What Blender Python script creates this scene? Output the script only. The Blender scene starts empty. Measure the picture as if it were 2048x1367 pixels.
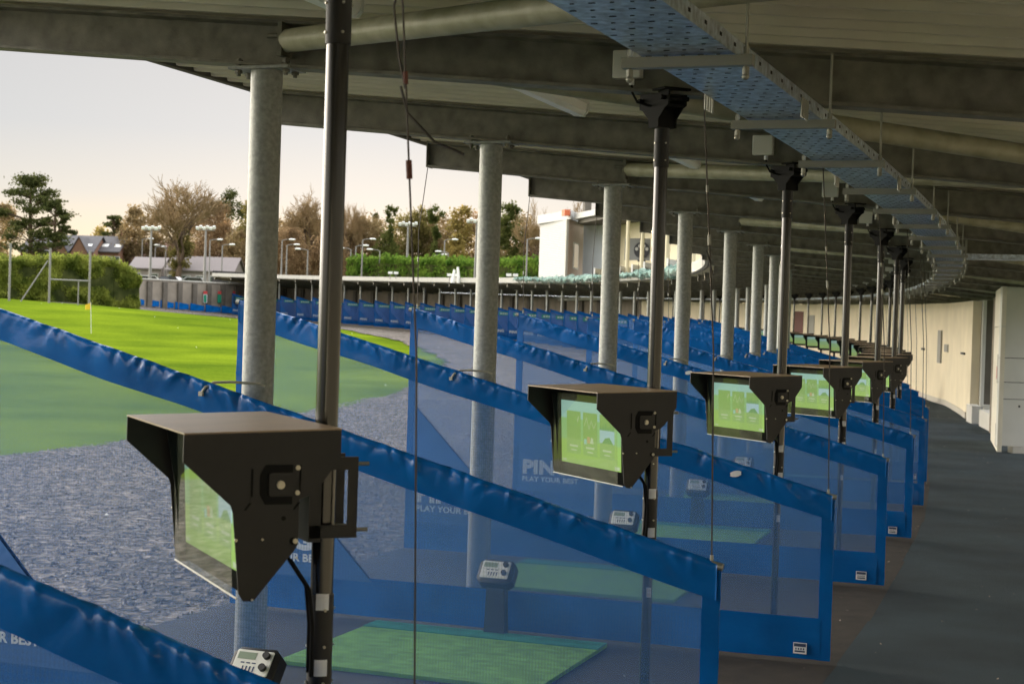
import bpy, math, random
import numpy as np
from mathutils import Matrix, Vector, noise

random.seed(7)
SC = bpy.context.scene
COL = SC.collection
rad = math.radians

# ------------------------------------------------------------------ camera model
FPX, PITCH, ROLL, EYE = 3241.3, -0.0124, 0.0315, 2.1
Fv = Vector((0, math.cos(PITCH), math.sin(PITCH)))
R0 = Vector((1, 0, 0)); U0 = Vector((0, -math.sin(PITCH), math.cos(PITCH)))
Rv = R0*math.cos(ROLL) + U0*math.sin(ROLL)
Uv = -R0*math.sin(ROLL) + U0*math.cos(ROLL)

def at(x, y, depth):
    """world point seen at photo pixel (x, y), at forward distance depth"""
    d = Fv + Rv*((x-1024)/FPX) - Uv*((y-683.5)/FPX)
    return Vector((0, 0, EYE)) + d*(depth/d.y)

def pix(p):
    d = Vector(p) - Vector((0, 0, EYE)); w = d.dot(Fv)
    return 1024+FPX*d.dot(Rv)/w, 683.5-FPX*d.dot(Uv)/w

# ------------------------------------------------------------------ the curved row of bays
KN = [1, 4, 7, 10, 13, 17, 22, 28, 36, 44, 54, 64]
HN = [0.3619, 0.2956, 0.2218, 0.1651, 0.1011, 0.0167, -0.0883, -0.2142, -0.3822, -0.5505, -0.7609, -0.9712]
STEP = 3.3367
def heading(k):
    if k <= 1:
        return 0.352 - (k-1)*0.0157
    if k <= 7:
        return 0.352 - 0.0157*(k-1) - 0.001*(k-1)**2
    if k >= KN[-1]:
        return HN[-1] - (k-64)*0.021
    return float(np.interp(k, KN, HN))
KMIN, KMAX, KD = -9.0, 66.0, 0.125
_ks = [KMIN + i*KD for i in range(int((KMAX-KMIN)/KD)+1)]
_i1 = int(round((1-KMIN)/KD))
_px = [0.0]*len(_ks); _py = [0.0]*len(_ks)
_px[_i1], _py[_i1] = 0.9333, 7.0862
for i in range(_i1+1, len(_ks)):
    h = heading((_ks[i]+_ks[i-1])/2)
    _px[i] = _px[i-1]+math.sin(h)*KD*STEP; _py[i] = _py[i-1]+math.cos(h)*KD*STEP
for i in range(_i1-1, -1, -1):
    h = heading((_ks[i]+_ks[i+1])/2)
    _px[i] = _px[i+1]-math.sin(h)*KD*STEP; _py[i] = _py[i+1]-math.cos(h)*KD*STEP
def zk(k):
    return 1.45*(max(0.0, (k-8)/35))**1.3
def P(k, r, h=0.0, off=0.0):
    """point r metres to the field side of the bays' rear edge, off metres further along the row, h above the deck"""
    f = (k-KMIN)/KD; i = max(0, min(len(_ks)-2, int(f))); t = f-i
    x = _px[i]+(_px[i+1]-_px[i])*t; y = _py[i]+(_py[i+1]-_py[i])*t
    a = heading(k); s, c = math.sin(a), math.cos(a)
    return Vector((x - c*r + s*off, y + s*r + c*off, h + zk(k)))
def frame(k, r=0.0, h=0.0, off=0.0):
    """matrix with x to the field, y back along the row, z up"""
    a = heading(k); s, c = math.sin(a), math.cos(a)
    o = P(k, r, h, off)
    return Matrix(((-c, -s, 0, o.x), (s, -c, 0, o.y), (0, 0, 1, o.z), (0, 0, 0, 1)))
_pa = np.array([_px, _py]).T
def near_k(x, y):
    d = np.hypot(_pa[:, 0]-x, _pa[:, 1]-y); i = int(np.argmin(d)); a = heading(_ks[i])
    return _ks[i], -((x-_px[i])*math.cos(a)-(y-_py[i])*math.sin(a))
def lawn_z(k, r):
    q = min(1, max(0, (k-22)/16)); w = min(1, max(0, (r-5)/12))
    return zk(k) - 0.22 + 0.02*max(0, r-14)*min(1, max(0, (k-10)/20)) + 0.10*max(0, k-51)*min(1, max(0, (r-2)/8)) + q*q*(3-2*q)*(.5*w*w*(3-2*w) + .5*min(1, max(0, (r-16)/12)))
def ground_z(x, y):
    k, r = near_k(x, y)
    return lawn_z(k, max(r, 4.3))

# ------------------------------------------------------------------ scene helpers
def tag(o, label=None, cat=None, group=None, kind=None):
    if label: o['label'] = label
    if cat: o['category'] = cat
    if group: o['group'] = group
    if kind: o['kind'] = kind
    return o
def empty(name, m=None, label=None, cat=None, group=None, kind=None):
    o = bpy.data.objects.new(name, None); COL.objects.link(o)
    o.empty_display_size = 0.2
    if m is not None:
        o.matrix_basis = m if isinstance(m, Matrix) else Matrix.Translation(m)
    return tag(o, label, cat, group, kind)
def hang(o, parent):
    """parent keeping the world place given by matrix_basis"""
    o.parent = parent
    o.matrix_parent_inverse = parent.matrix_basis.inverted()
    return o
def copy_tree(o, parent=None):
    c = o.copy(); COL.objects.link(c)
    if parent is not None: c.parent = parent
    for ch in list(o.children): copy_tree(ch, c)
    return c

class MB:
    def __init__(s): s.v = []; s.f = []; s.m = []; s.mi = 0
    def add(s, vs, fs):
        b = len(s.v); s.v += [tuple(v) for v in vs]
        for f in fs: s.f.append(tuple(b+i for i in f)); s.m.append(s.mi)
        return s
    def box(s, x0, y0, z0, x1, y1, z1, M=None):
        vs = [Vector((x, y, z)) for x in (x0, x1) for y in (y0, y1) for z in (z0, z1)]
        if M is not None: vs = [M @ v for v in vs]
        return s.add(vs, [(0, 1, 3, 2), (4, 6, 7, 5), (0, 4, 5, 1), (2, 3, 7, 6), (0, 2, 6, 4), (1, 5, 7, 3)])
    def bevel_box(s, x0, y0, z0, x1, y1, z1, b, M=None):
        """box with chamfered edges along z and softened top and bottom"""
        def ring(z, q):
            X0, X1, Y0, Y1 = x0+q, x1-q, y0+q, y1-q
            c = b
            return [(X0+c, Y0, z), (X1-c, Y0, z), (X1, Y0+c, z), (X1, Y1-c, z), (X1-c, Y1, z), (X0+c, Y1, z), (X0, Y1-c, z), (X0, Y0+c, z)]
        rs = [ring(z0, b*.6), ring(z0+b*.6, 0), ring(z1-b*.6, 0), ring(z1, b*.6)]
        vs = [Vector(v) for r in rs for v in r]
        if M is not None: vs = [M @ v for v in vs]
        fs = [tuple(range(7, -1, -1)), tuple(range(24, 32))]
        for i in range(3):
            for j in range(8): fs.append((i*8+j, i*8+(j+1) % 8, (i+1)*8+(j+1) % 8, (i+1)*8+j))
        return s.add(vs, fs)
    def quad(s, a, b, c, d): return s.add([a, b, c, d], [(0, 1, 2, 3)])
    def tube(s, pts, r, n=8, cap=True):
        pts = [Vector(p) for p in pts]
        rs = r if isinstance(r, (list, tuple)) else [r]*len(pts)
        vs = []; a0 = None
        for i, p in enumerate(pts):
            d = (pts[min(i+1, len(pts)-1)]-pts[max(i-1, 0)])
            d = d.normalized() if d.length > 1e-9 else Vector((0, 0, 1))
            if a0 is None:
                a0 = d.orthogonal().normalized()
            else:
                a0 = (a0 - d*a0.dot(d))
                a0 = a0.normalized() if a0.length > 1e-6 else d.orthogonal().normalized()
            b0 = d.cross(a0)
            for j in range(n):
                t = 2*math.pi*j/n
                vs.append(p+(a0*math.cos(t)+b0*math.sin(t))*rs[i])
        fs = []
        for i in range(len(pts)-1):
            for j in range(n):
                fs.append((i*n+j, i*n+(j+1) % n, (i+1)*n+(j+1) % n, (i+1)*n+j))
        if cap:
            fs.append(tuple(range(n-1, -1, -1))); fs.append(tuple((len(pts)-1)*n+j for j in range(n)))
        return s.add(vs, fs)
    def prism(s, poly, y0, y1, M=None, axes=(0, 2, 1)):
        """poly of (a, b) put on the first two axes, run along the third from y0 to y1"""
        n = len(poly); vs = []
        for t in (y0, y1):
            for a, b in poly:
                v = [0, 0, 0]; v[axes[0]] = a; v[axes[1]] = b; v[axes[2]] = t
                vs.append(Vector(v))
        if M is not None: vs = [M @ v for v in vs]
        fs = [tuple(range(n-1, -1, -1)), tuple(range(n, 2*n))]
        for i in range(n): fs.append((i, (i+1) % n, n+(i+1) % n, n+i))
        return s.add(vs, fs)
    def sphere(s, c, rx, ry=None, rz=None, nu=10, nv=7, M=None):
        ry = ry or rx; rz = rz or rx; vs = [Vector((c[0], c[1], c[2]-rz))]
        for i in range(1, nv):
            t = -math.pi/2+math.pi*i/nv
            for j in range(nu):
                a = 2*math.pi*j/nu
                vs.append(Vector((c[0]+rx*math.cos(t)*math.cos(a), c[1]+ry*math.cos(t)*math.sin(a), c[2]+rz*math.sin(t))))
        vs.append(Vector((c[0], c[1], c[2]+rz)))
        if M is not None: vs = [M @ v for v in vs]
        fs = []
        for j in range(nu):
            fs.append((0, 1+(j+1) % nu, 1+j)); fs.append((len(vs)-1, 1+(nv-2)*nu+j, 1+(nv-2)*nu+(j+1) % nu))
        for i in range(nv-2):
            for j in range(nu):
                fs.append((1+i*nu+j, 1+i*nu+(j+1) % nu, 1+(i+1)*nu+(j+1) % nu, 1+(i+1)*nu+j))
        return s.add(vs, fs)
    def mesh(s, name, mats, smooth=False):
        me = bpy.data.meshes.new(name)
        me.from_pydata(s.v, [], s.f)
        for m in (mats if isinstance(mats, (list, tuple)) else [mats]): me.materials.append(m)
        me.polygons.foreach_set('material_index', s.m)
        if smooth:
            me.polygons.foreach_set('use_smooth', [True]*len(s.f))
            if smooth != 'all': me.set_sharp_from_angle(angle=rad(40))
        me.update()
        return me
    def build(s, name, mats, parent=None, M=None, smooth=False):
        o = bpy.data.objects.new(name, s.mesh(name, mats, smooth)); COL.objects.link(o)
        if M is not None: o.matrix_basis = M
        if parent is not None: o.parent = parent
        return o

def sweep(mb, prof, k0, k1, dk=0.25, closed=True, off=0.0, zfun=None):
    n = max(1, int(round((k1-k0)/dk))); vs = []; m = len(prof)
    for i in range(n+1):
        k = k0+(k1-k0)*i/n
        for r, h in prof:
            p = P(k, r, h, off)
            if zfun: p.z = zfun(k, r) + h
            vs.append(p)
    fs = []
    for i in range(n):
        for j in range(m if closed else m-1):
            a, b = i*m+j, i*m+(j+1) % m
            fs.append((a, b, b+m, a+m))
    if closed:
        fs.append(tuple(range(m-1, -1, -1))); fs.append(tuple(n*m+j for j in range(m)))
    mb.add(vs, fs)
    return mb

_textcache = {}
def text_mesh(txt, mat, size=1.0, sx=1.0, bold=0.0, extrude=0.001, align='LEFT'):
    key = (txt, mat.name, size, sx, bold, extrude, align)
    if key in _textcache: return _textcache[key]
    cu = bpy.data.curves.new('lettering', 'FONT'); cu.body = txt; cu.size = size; cu.offset = bold
    cu.extrude = extrude; cu.align_x = align; cu.resolution_u = 3; cu.space_character = 1.05
    ob = bpy.data.objects.new('lettering_tmp', cu); COL.objects.link(ob)
    dg = bpy.context.evaluated_depsgraph_get()
    me = bpy.data.meshes.new_from_object(ob.evaluated_get(dg))
    bpy.data.objects.remove(ob); bpy.data.curves.remove(cu)
    me.transform(Matrix.Diagonal((sx, 1, 1, 1)))
    me.materials.clear(); me.materials.append(mat); me.name = 'lettering'
    _textcache[key] = me
    return me
def put_text(name, txt, mat, M, parent=None, **kw):
    o = bpy.data.objects.new(name, text_mesh(txt, mat, **kw)); COL.objects.link(o)
    o.matrix_basis = M
    if parent is not None: o.parent = parent
    return o

# ------------------------------------------------------------------ materials
def mat(name, col, rough=0.6, metal=0.0, var=0.0, vscale=8.0, bump=0.0, bscale=60.0, spec=0.5, col2=None, coat=0.0, stretch=None, emit=None, detail=4.0, trans=0.0):
    m = bpy.data.materials.new(name); m.use_nodes = True
    nt = m.node_tree; N = nt.nodes; L = nt.links; b = N['Principled BSDF']
    b.inputs['Base Color'].default_value = (*col, 1); b.inputs['Roughness'].default_value = rough
    b.inputs['Metallic'].default_value = metal; b.inputs['Specular IOR Level'].default_value = spec
    if coat: b.inputs['Coat Weight'].default_value = coat; b.inputs['Coat Roughness'].default_value = 0.15
    if trans: b.inputs['Transmission Weight'].default_value = trans
    if emit:
        b.inputs['Emission Color'].default_value = (*emit[0], 1); b.inputs['Emission Strength'].default_value = emit[1]
    if var or bump:
        tc = N.new('ShaderNodeTexCoord'); src = tc.outputs['Object']
        if stretch:
            mp = N.new('ShaderNodeMapping'); mp.inputs['Scale'].default_value = stretch
            L.new(src, mp.inputs[0]); src = mp.outputs[0]
    if var:
        nz = N.new('ShaderNodeTexNoise'); nz.inputs['Scale'].default_value = vscale; nz.inputs['Detail'].default_value = detail
        L.new(src, nz.inputs['Vector'])
        rp = N.new('ShaderNodeValToRGB'); rp.color_ramp.elements[0].position = .3; rp.color_ramp.elements[1].position = .7
        c2 = col2 or tuple(min(1, c*(1+var)) for c in col)
        c1 = col if col2 else tuple(c*(1-var) for c in col)
        rp.color_ramp.elements[0].color = (*c1, 1); rp.color_ramp.elements[1].color = (*c2, 1)
        L.new(nz.outputs[0], rp.inputs[0]); L.new(rp.outputs[0], b.inputs['Base Color'])
    if bump:
        nb = N.new('ShaderNodeTexNoise'); nb.inputs['Scale'].default_value = bscale; nb.inputs['Detail'].default_value = 3
        L.new(src, nb.inputs['Vector'])
        bp = N.new('ShaderNodeBump'); bp.inputs['Strength'].default_value = bump; bp.inputs['Distance'].default_value = 0.02
        L.new(nb.outputs[0], bp.inputs['Height']); L.new(bp.outputs[0], b.inputs['Normal'])
    return m

def mesh_cloth(name, col, alpha, fine=420.0):
    """woven sports mesh: partly see-through, with fine vertical and horizontal threads"""
    m = bpy.data.materials.new(name); m.use_nodes = True
    nt = m.node_tree; N = nt.nodes; L = nt.links; N.clear()
    out = N.new('ShaderNodeOutputMaterial'); mix = N.new('ShaderNodeMixShader')
    tr = N.new('ShaderNodeBsdfTransparent'); tr.inputs[0].default_value = (1, 1, 1, 1)
    df = N.new('ShaderNodeBsdfDiffuse'); df.inputs[0].default_value = (*col, 1)
    tl = N.new('ShaderNodeBsdfTranslucent'); tl.inputs[0].default_value = (*col, 1)
    m2 = N.new('ShaderNodeMixShader'); m2.inputs[0].default_value = .45
    L.new(df.outputs[0], m2.inputs[1]); L.new(tl.outputs[0], m2.inputs[2])
    tc = N.new('ShaderNodeTexCoord')
    def wave(axis, sc):
        w = N.new('ShaderNodeTexWave'); w.bands_direction = axis; w.inputs['Scale'].default_value = sc
        w.inputs['Distortion'].default_value = .6; w.inputs['Detail'].default_value = 1; w.inputs['Detail Scale'].default_value = .3
        L.new(tc.outputs['Object'], w.inputs[0]); return w
    w1 = wave('X', fine/20); w2 = wave('Z', fine/20*.8)
    nz = N.new('ShaderNodeTexNoise'); nz.inputs['Scale'].default_value = 3; L.new(tc.outputs['Object'], nz.inputs['Vector'])
    a = N.new('ShaderNodeMath'); a.operation = 'MULTIPLY_ADD'; a.inputs[1].default_value = .10; a.inputs[2].default_value = alpha-.09
    L.new(w1.outputs[1], a.inputs[0])
    a2 = N.new('ShaderNodeMath'); a2.operation = 'MULTIPLY_ADD'; a2.inputs[1].default_value = .06
    L.new(w2.outputs[1], a2.inputs[0]); L.new(a.outputs[0], a2.inputs[2])
    a3 = N.new('ShaderNodeMath'); a3.operation = 'MULTIPLY_ADD'; a3.inputs[1].default_value = .10
    L.new(nz.outputs[0], a3.inputs[0]); L.new(a2.outputs[0], a3.inputs[2])
    L.new(a3.outputs[0], mix.inputs[0]); L.new(tr.outputs[0], mix.inputs[1]); L.new(m2.outputs[0], mix.inputs[2])
    L.new(mix.outputs[0], out.inputs[0])
    return m

def leaf_mat(name, c1, c2, trans=.35):
    m = bpy.data.materials.new(name); m.use_nodes = True
    nt = m.node_tree; N = nt.nodes; L = nt.links; N.clear()
    out = N.new('ShaderNodeOutputMaterial'); mix = N.new('ShaderNodeMixShader'); mix.inputs[0].default_value = trans
    d = N.new('ShaderNodeBsdfDiffuse'); t = N.new('ShaderNodeBsdfTranslucent')
    tc = N.new('ShaderNodeTexCoord'); nz = N.new('ShaderNodeTexNoise'); nz.inputs['Scale'].default_value = .9; nz.inputs['Detail'].default_value = 5
    L.new(tc.outputs['Object'], nz.inputs['Vector'])
    rp = N.new('ShaderNodeValToRGB'); rp.color_ramp.elements[0].position = .35; rp.color_ramp.elements[1].position = .65
    rp.color_ramp.elements[0].color = (*c1, 1); rp.color_ramp.elements[1].color = (*c2, 1)
    L.new(nz.outputs[0], rp.inputs[0]); L.new(rp.outputs[0], d.inputs[0]); L.new(rp.outputs[0], t.inputs[0])
    L.new(d.outputs[0], mix.inputs[1]); L.new(t.outputs[0], mix.inputs[2]); L.new(mix.outputs[0], out.inputs[0])
    return m

M = {}
M['vinyl'] = mat('vinyl', (.002, .10, .35), .21, var=.28, vscale=1.8, bump=.12, bscale=16, spec=.38)
M['cloth'] = mesh_cloth('cloth', (.085, .19, .42), .45)
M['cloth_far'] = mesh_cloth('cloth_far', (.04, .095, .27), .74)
M['patch'] = mat('patch', (.012, .105, .33), .55, var=.12, vscale=2, bump=.15, bscale=20)
M['white_ink'] = mat('white_ink', (.62, .66, .7), .7)
M['tag'] = mat('tag', (.7, .72, .74), .6); M['tag_ink'] = mat('tag_ink', (.03, .05, .12), .6)
M['galv'] = mat('galv', (.225, .235, .22), .5, metal=.25, col2=(.35, .36, .335), var=.3, vscale=42, bump=.08, bscale=90, detail=8)
M['beam'] = mat('beam', (.10, .095, .07), .6, metal=.1, col2=(.22, .21, .165), var=.3, vscale=9, bump=.12, bscale=120, detail=9)
M['strut'] = mat('strut', (.24, .24, .15), .55, metal=.1, col2=(.4, .38, .28), var=.3, vscale=7, bump=.1, bscale=60, detail=8)
M['sheet'] = mat('sheet', (.62, .585, .46), .6, var=.10, vscale=2.5, detail=8)
M['trim'] = mat('trim', (.42, .42, .40), .55, var=.06, vscale=2)
M['trim_dark'] = mat('trim_dark', (.09, .08, .06), .7)
M['tray'] = mat('tray', (.55, .62, .72), .33, metal=.85, var=.4, vscale=26, bump=.25, bscale=38, detail=8)  # blue tint carries the dividers' reflection in the base colour
M['hole'] = mat('hole', (.012, .012, .014), .9)
M['zinc'] = mat('zinc', (.30, .30, .26), .45, metal=.6)
M['black'] = mat('black', (.0075, .0068, .0055), .55, var=.15, vscale=30, bump=.06, bscale=400)
M['black_soft'] = mat('black_soft', (.007, .007, .0065), .8, spec=.2)
M['lid'] = mat('lid', (.30, .205, .11), .42, var=.15, vscale=5, bump=.04, bscale=300, spec=.7)  # tan sky reflection put into the lid's base colour
M['pole'] = mat('pole', (.009, .008, .0065), .19, var=.12, vscale=20, spec=.75)
M['steel'] = mat('steel', (.42, .40, .33), .35, metal=.8)
M['plastic_white'] = mat('plastic_white', (.66, .66, .6), .5)
M['tube_white'] = mat('tube_white', (.88, .88, .84), .35)
M['carpet'] = mat('carpet', (.0055, .018, .028), .95, var=.35, vscale=1.1, col2=(.021, .045, .060), bump=1.0, bscale=120, detail=8, stretch=(1, 1, 1))
M['deck'] = mat('deck', (.018, .015, .0125), .9, var=.4, vscale=6, col2=(.036, .029, .023), bump=.5, bscale=220, detail=8)
M['mat_green'] = mat('mat_green', (.17, .42, .05), .95, var=.25, vscale=10, bump=.8, bscale=500)
M['mat_teal'] = mat('mat_teal', (.015, .27, .17), .95, var=.2, vscale=10, bump=.8, bscale=500)
M['wall'] = mat('wall', (.84, .74, .54), .85, var=.07, vscale=1.2, bump=.06, bscale=30, detail=8)
M['wall_white'] = mat('wall_white', (.64, .63, .58), .5, var=.05, vscale=2)
M['side_warm_lit'] = mat('side_warm_lit', (.80, .75, .62), .6, var=.05, vscale=3)  # paler, warmer copy of the white: field-side light put into the colour
M['skirt'] = mat('skirt', (.58, .54, .46), .8)
M['block'] = mat('block', (.26, .22, .17), .9, var=.2, vscale=1.5, bump=.3, bscale=18)
M['concrete'] = mat('concrete', (.27, .235, .19), .9, var=.18, vscale=1.2, bump=.25, bscale=12, detail=8)
M['concrete_dark'] = mat('concrete_dark', (.12, .105, .085), .9, var=.2, vscale=2)
M['rust'] = mat('rust', (.14, .045, .03), .7)
M['red'] = mat('red', (.5, .03, .02), .4)
M['pane'] = mat('pane', (.06, .085, .07), .08, spec=.8)
M['pane_lit'] = mat('pane_lit', (.45, .55, .40), .25, spec=.6)  # pale green stands in for light caught by some panes
M['frame_grey'] = mat('frame_grey', (.34, .33, .28), .6)
def gravel_mat():
    m = bpy.data.materials.new('gravel_stones'); m.use_nodes = True
    nt = m.node_tree; N = nt.nodes; L = nt.links; b = N['Principled BSDF']; b.inputs['Roughness'].default_value = .95; b.inputs['Specular IOR Level'].default_value = .1
    tc = N.new('ShaderNodeTexCoord')
    vo = N.new('ShaderNodeTexVoronoi'); vo.inputs['Scale'].default_value = 13; vo.inputs['Randomness'].default_value = 1
    n1 = N.new('ShaderNodeTexNoise'); n1.inputs['Scale'].default_value = 7; n1.inputs['Detail'].default_value = 10; n1.inputs['Roughness'].default_value = .75
    n2 = N.new('ShaderNodeTexNoise'); n2.inputs['Scale'].default_value = .5; n2.inputs['Detail'].default_value = 5
    for n in (vo, n1, n2): L.new(tc.outputs['Object'], n.inputs['Vector'])
    r1 = N.new('ShaderNodeValToRGB'); e = r1.color_ramp.elements; e[0].position = .36; e[0].color = (.018, .016, .014, 1); e[1].position = .66; e[1].color = (.30, .275, .25, 1)
    L.new(n1.outputs[0], r1.inputs[0])
    sp_ = N.new('ShaderNodeSeparateColor'); L.new(vo.outputs['Color'], sp_.inputs[0])
    r2 = N.new('ShaderNodeValToRGB'); e = r2.color_ramp.elements; e[0].position = .1; e[0].color = (.4, .4, .4, 1); e[1].position = .9; e[1].color = (1.5, 1.45, 1.4, 1); L.new(sp_.outputs[0], r2.inputs[0])
    r3 = N.new('ShaderNodeValToRGB'); e = r3.color_ramp.elements; e[0].position = .35; e[0].color = (.72, .72, .72, 1); e[1].position = .65; e[1].color = (1.1, 1.08, 1.05, 1); L.new(n2.outputs[0], r3.inputs[0])
    m1 = N.new('ShaderNodeMix'); m1.data_type = 'RGBA'; m1.blend_type = 'MULTIPLY'; m1.inputs[0].default_value = 1; L.new(r1.outputs[0], m1.inputs[6]); L.new(r2.outputs[0], m1.inputs[7])
    m2 = N.new('ShaderNodeMix'); m2.data_type = 'RGBA'; m2.blend_type = 'MULTIPLY'; m2.inputs[0].default_value = 1; L.new(m1.outputs[2], m2.inputs[6]); L.new(r3.outputs[0], m2.inputs[7])
    L.new(m2.outputs[2], b.inputs['Base Color'])
    bp = N.new('ShaderNodeBump'); bp.inputs['Strength'].default_value = 1; bp.inputs['Distance'].default_value = .04; L.new(vo.outputs['Distance'], bp.inputs['Height']); L.new(bp.outputs[0], b.inputs['Normal'])
    return m
M['gravel'] = gravel_mat()
M['wire'] = mat('wire', (.06, .05, .04), .5, metal=.4)
M['tie'] = mat('tie', (.50, .48, .40), .5)
M['ball'] = mat('ball', (.8, .8, .78), .4)
M['bark'] = mat('bark', (.10, .065, .04), .9, var=.3, vscale=4)
M['twig'] = mat('twig', (.23, .155, .07), .9, var=.25, vscale=.4)
M['concrete_pale'] = mat('concrete_pale', (.6, .58, .52), .8, var=.08, vscale=2)
M['lamp_grey'] = mat('lamp_grey', (.22, .21, .195), .5)

# lawn with mowing wear and tufts
def lawn_mat():
    m = bpy.data.materials.new('lawn_grass'); m.use_nodes = True
    nt = m.node_tree; N = nt.nodes; L = nt.links; b = N['Principled BSDF']; b.inputs['Roughness'].default_value = .85
    b.inputs['Specular IOR Level'].default_value = .0
    tc = N.new('ShaderNodeTexCoord')
    n1 = N.new('ShaderNodeTexNoise'); n1.inputs['Scale'].default_value = .12; n1.inputs['Detail'].default_value = 9; n1.inputs['Roughness'].default_value = .62
    n2 = N.new('ShaderNodeTexNoise'); n2.inputs['Scale'].default_value = 9; n2.inputs['Detail'].default_value = 6
    for n in (n1, n2): L.new(tc.outputs['Object'], n.inputs['Vector'])
    r1 = N.new('ShaderNodeValToRGB'); e = r1.color_ramp.elements
    e[0].position = .34; e[0].color = (.076, .124, .012, 1); e[1].position = .66; e[1].color = (.172, .238, .017, 1)
    r2 = N.new('ShaderNodeValToRGB'); e = r2.color_ramp.elements
    e[0].position = .3; e[0].color = (.72, .75, .6, 1); e[1].position = .7; e[1].color = (1.12, 1.1, 1.0, 1)
    L.new(n1.outputs[0], r1.inputs[0]); L.new(n2.outputs[0], r2.inputs[0])
    mx = N.new('ShaderNodeMix'); mx.data_type = 'RGBA'; mx.blend_type = 'MULTIPLY'; mx.inputs[0].default_value = 1
    L.new(r1.outputs[0], mx.inputs[6]); L.new(r2.outputs[0], mx.inputs[7]); L.new(mx.outputs[2], b.inputs['Base Color'])
    bp = N.new('ShaderNodeBump'); bp.inputs['Strength'].default_value = .7; bp.inputs['Distance'].default_value = .05
    n3 = N.new('ShaderNodeTexNoise'); n3.inputs['Scale'].default_value = 22; n3.inputs['Detail'].default_value = 4
    L.new(tc.outputs['Object'], n3.inputs['Vector']); L.new(n3.outputs[0], bp.inputs['Height']); L.new(bp.outputs[0], b.inputs['Normal'])
    return m
M['lawn'] = lawn_mat()
M['rough_grass'] = mat('rough_grass', (.07, .10, .025), .95, var=.35, vscale=.3, bump=.5, bscale=5, detail=8)

def ordinal(n):
    ones = ['zeroth', 'first', 'second', 'third', 'fourth', 'fifth', 'sixth', 'seventh', 'eighth', 'ninth', 'tenth', 'eleventh', 'twelfth', 'thirteenth', 'fourteenth', 'fifteenth', 'sixteenth', 'seventeenth', 'eighteenth', 'nineteenth']
    tens = {2: ('twentieth', 'twenty'), 3: ('thirtieth', 'thirty'), 4: ('fortieth', 'forty'), 5: ('fiftieth', 'fifty')}
    if n < 20: return ones[n]
    a, b = tens[n//10]
    return a if n % 10 == 0 else b+'-'+ones[n % 10]

KA, KB = -4, 51          # first and last bay line
HI, HO, LP = 2.2, 1.0765, 4.2525     # divider: field-end height, walkway-end height, length
def beam_z(r): return 3.14 + 0.0858*r
BD = 0.235               # beam depth
exec(compile("pass", "x", "exec"))

# ================================================================== setting
mb = MB(); gs = 900
mb.add([(-gs, -gs, -1.2), (gs, -gs, -1.2), (gs, gs, -1.2), (-gs, gs, -1.2)], [(0, 1, 2, 3)])
tag(mb.build('ground', M['rough_grass']), kind='structure')

def grid_sweep(name, m, rs, k0, k1, dk, dz=0.0, wob=0.0, flare=0.0):
    mb = MB(); n = int(round((k1-k0)/dk)); vs = []
    for i in range(n+1):
        k = k0+(k1-k0)*i/n
        for j, r in enumerate(rs):
            rr = r + flare*max(0, k-44)*max(0, r-4.2)/9.2
            if wob and j in (0, len(rs)-1) and r > 5:
                rr = r + wob*noise.noise(Vector((k*1.3, r, 3)))+wob*.5*noise.noise(Vector((k*5, r, 9)))
            p = P(k, rr); p.z = lawn_z(k, rr)+dz
            vs.append(p)
    c = len(rs); fs = []
    for i in range(n):
        for j in range(c-1):
            fs.append((i*c+j, i*c+j+1, (i+1)*c+j+1, (i+1)*c+j))
    mb.add(vs, fs)
    return tag(mb.build(name, m, smooth='all'), kind='structure')
grid_sweep('lawn', M['lawn'], [4.0, 8, 13, 18, 24, 32, 42, 54, 68, 84, 100], -8, 63, .5)
grid_sweep('gravel_strip', M['gravel'], [4.2, 7, 10, 13.4], -8, 60, .125, dz=.05, wob=.55, flare=.8)

mb = MB(); sweep(mb, [(-.075, 0), (4.32, 0), (4.32, -.4), (-.075, -.4)], -7, KB+.4)
tag(mb.build('bay_deck', M['deck']), kind='structure')
# walkway carpet, cut in straight lengths so its edge steps a little from bay to bay
mb = MB()
for k in range(-7, KB):
    for a, b in ((0, .5), (.5, 1)):
        j0 = .03*noise.noise(Vector((k+a, 2, 5))); j1 = .03*noise.noise(Vector((k+b+.3, 7, 5)))
        p = [P(k+a, -.055-j0, .006), P(k+b, -.055-j1, .006), P(k+b, -4.6, .006), P(k+a, -4.6, .006)]
        mb.quad(*p)
tag(mb.build('walkway_carpet', M['carpet']), kind='structure')

# higher ground behind the range
mb = MB(); vs = []; fs = []
edge = [P(k, -5.0) for k in range(16, 52)]
edge += [at(556, 575, 168), at(240, 560, 152), at(180, 560, 152), at(60, 560, 150), at(-400, 560, 150)]
for e in edge:
    d = Vector((e.x*.0, 1, 0))
    vs += [(e.x, e.y, 4.3), (e.x*1.05, e.y+60, 4.6), (e.x*3.0, 900, 6.0)]
for i in range(len(edge)-1):
    for j in range(2):
        fs.append((i*3+j, i*3+3+j, i*3+4+j, i*3+1+j))
mb.add(vs, fs)
tag(mb.build('upper_terrain', M['rough_grass']), kind='structure')
TER = 4.4

# ================================================================== the canopy over the bays
can = empty('range_canopy', P(10, 2.5), 'long curved open-fronted canopy with galvanised columns, beams and corrugated roof over the bays', 'canopy')
def part(mb, name, m, parent=can, W=None, smooth=False):
    return hang(mb.build(name, m, None, W, smooth), parent)

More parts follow.
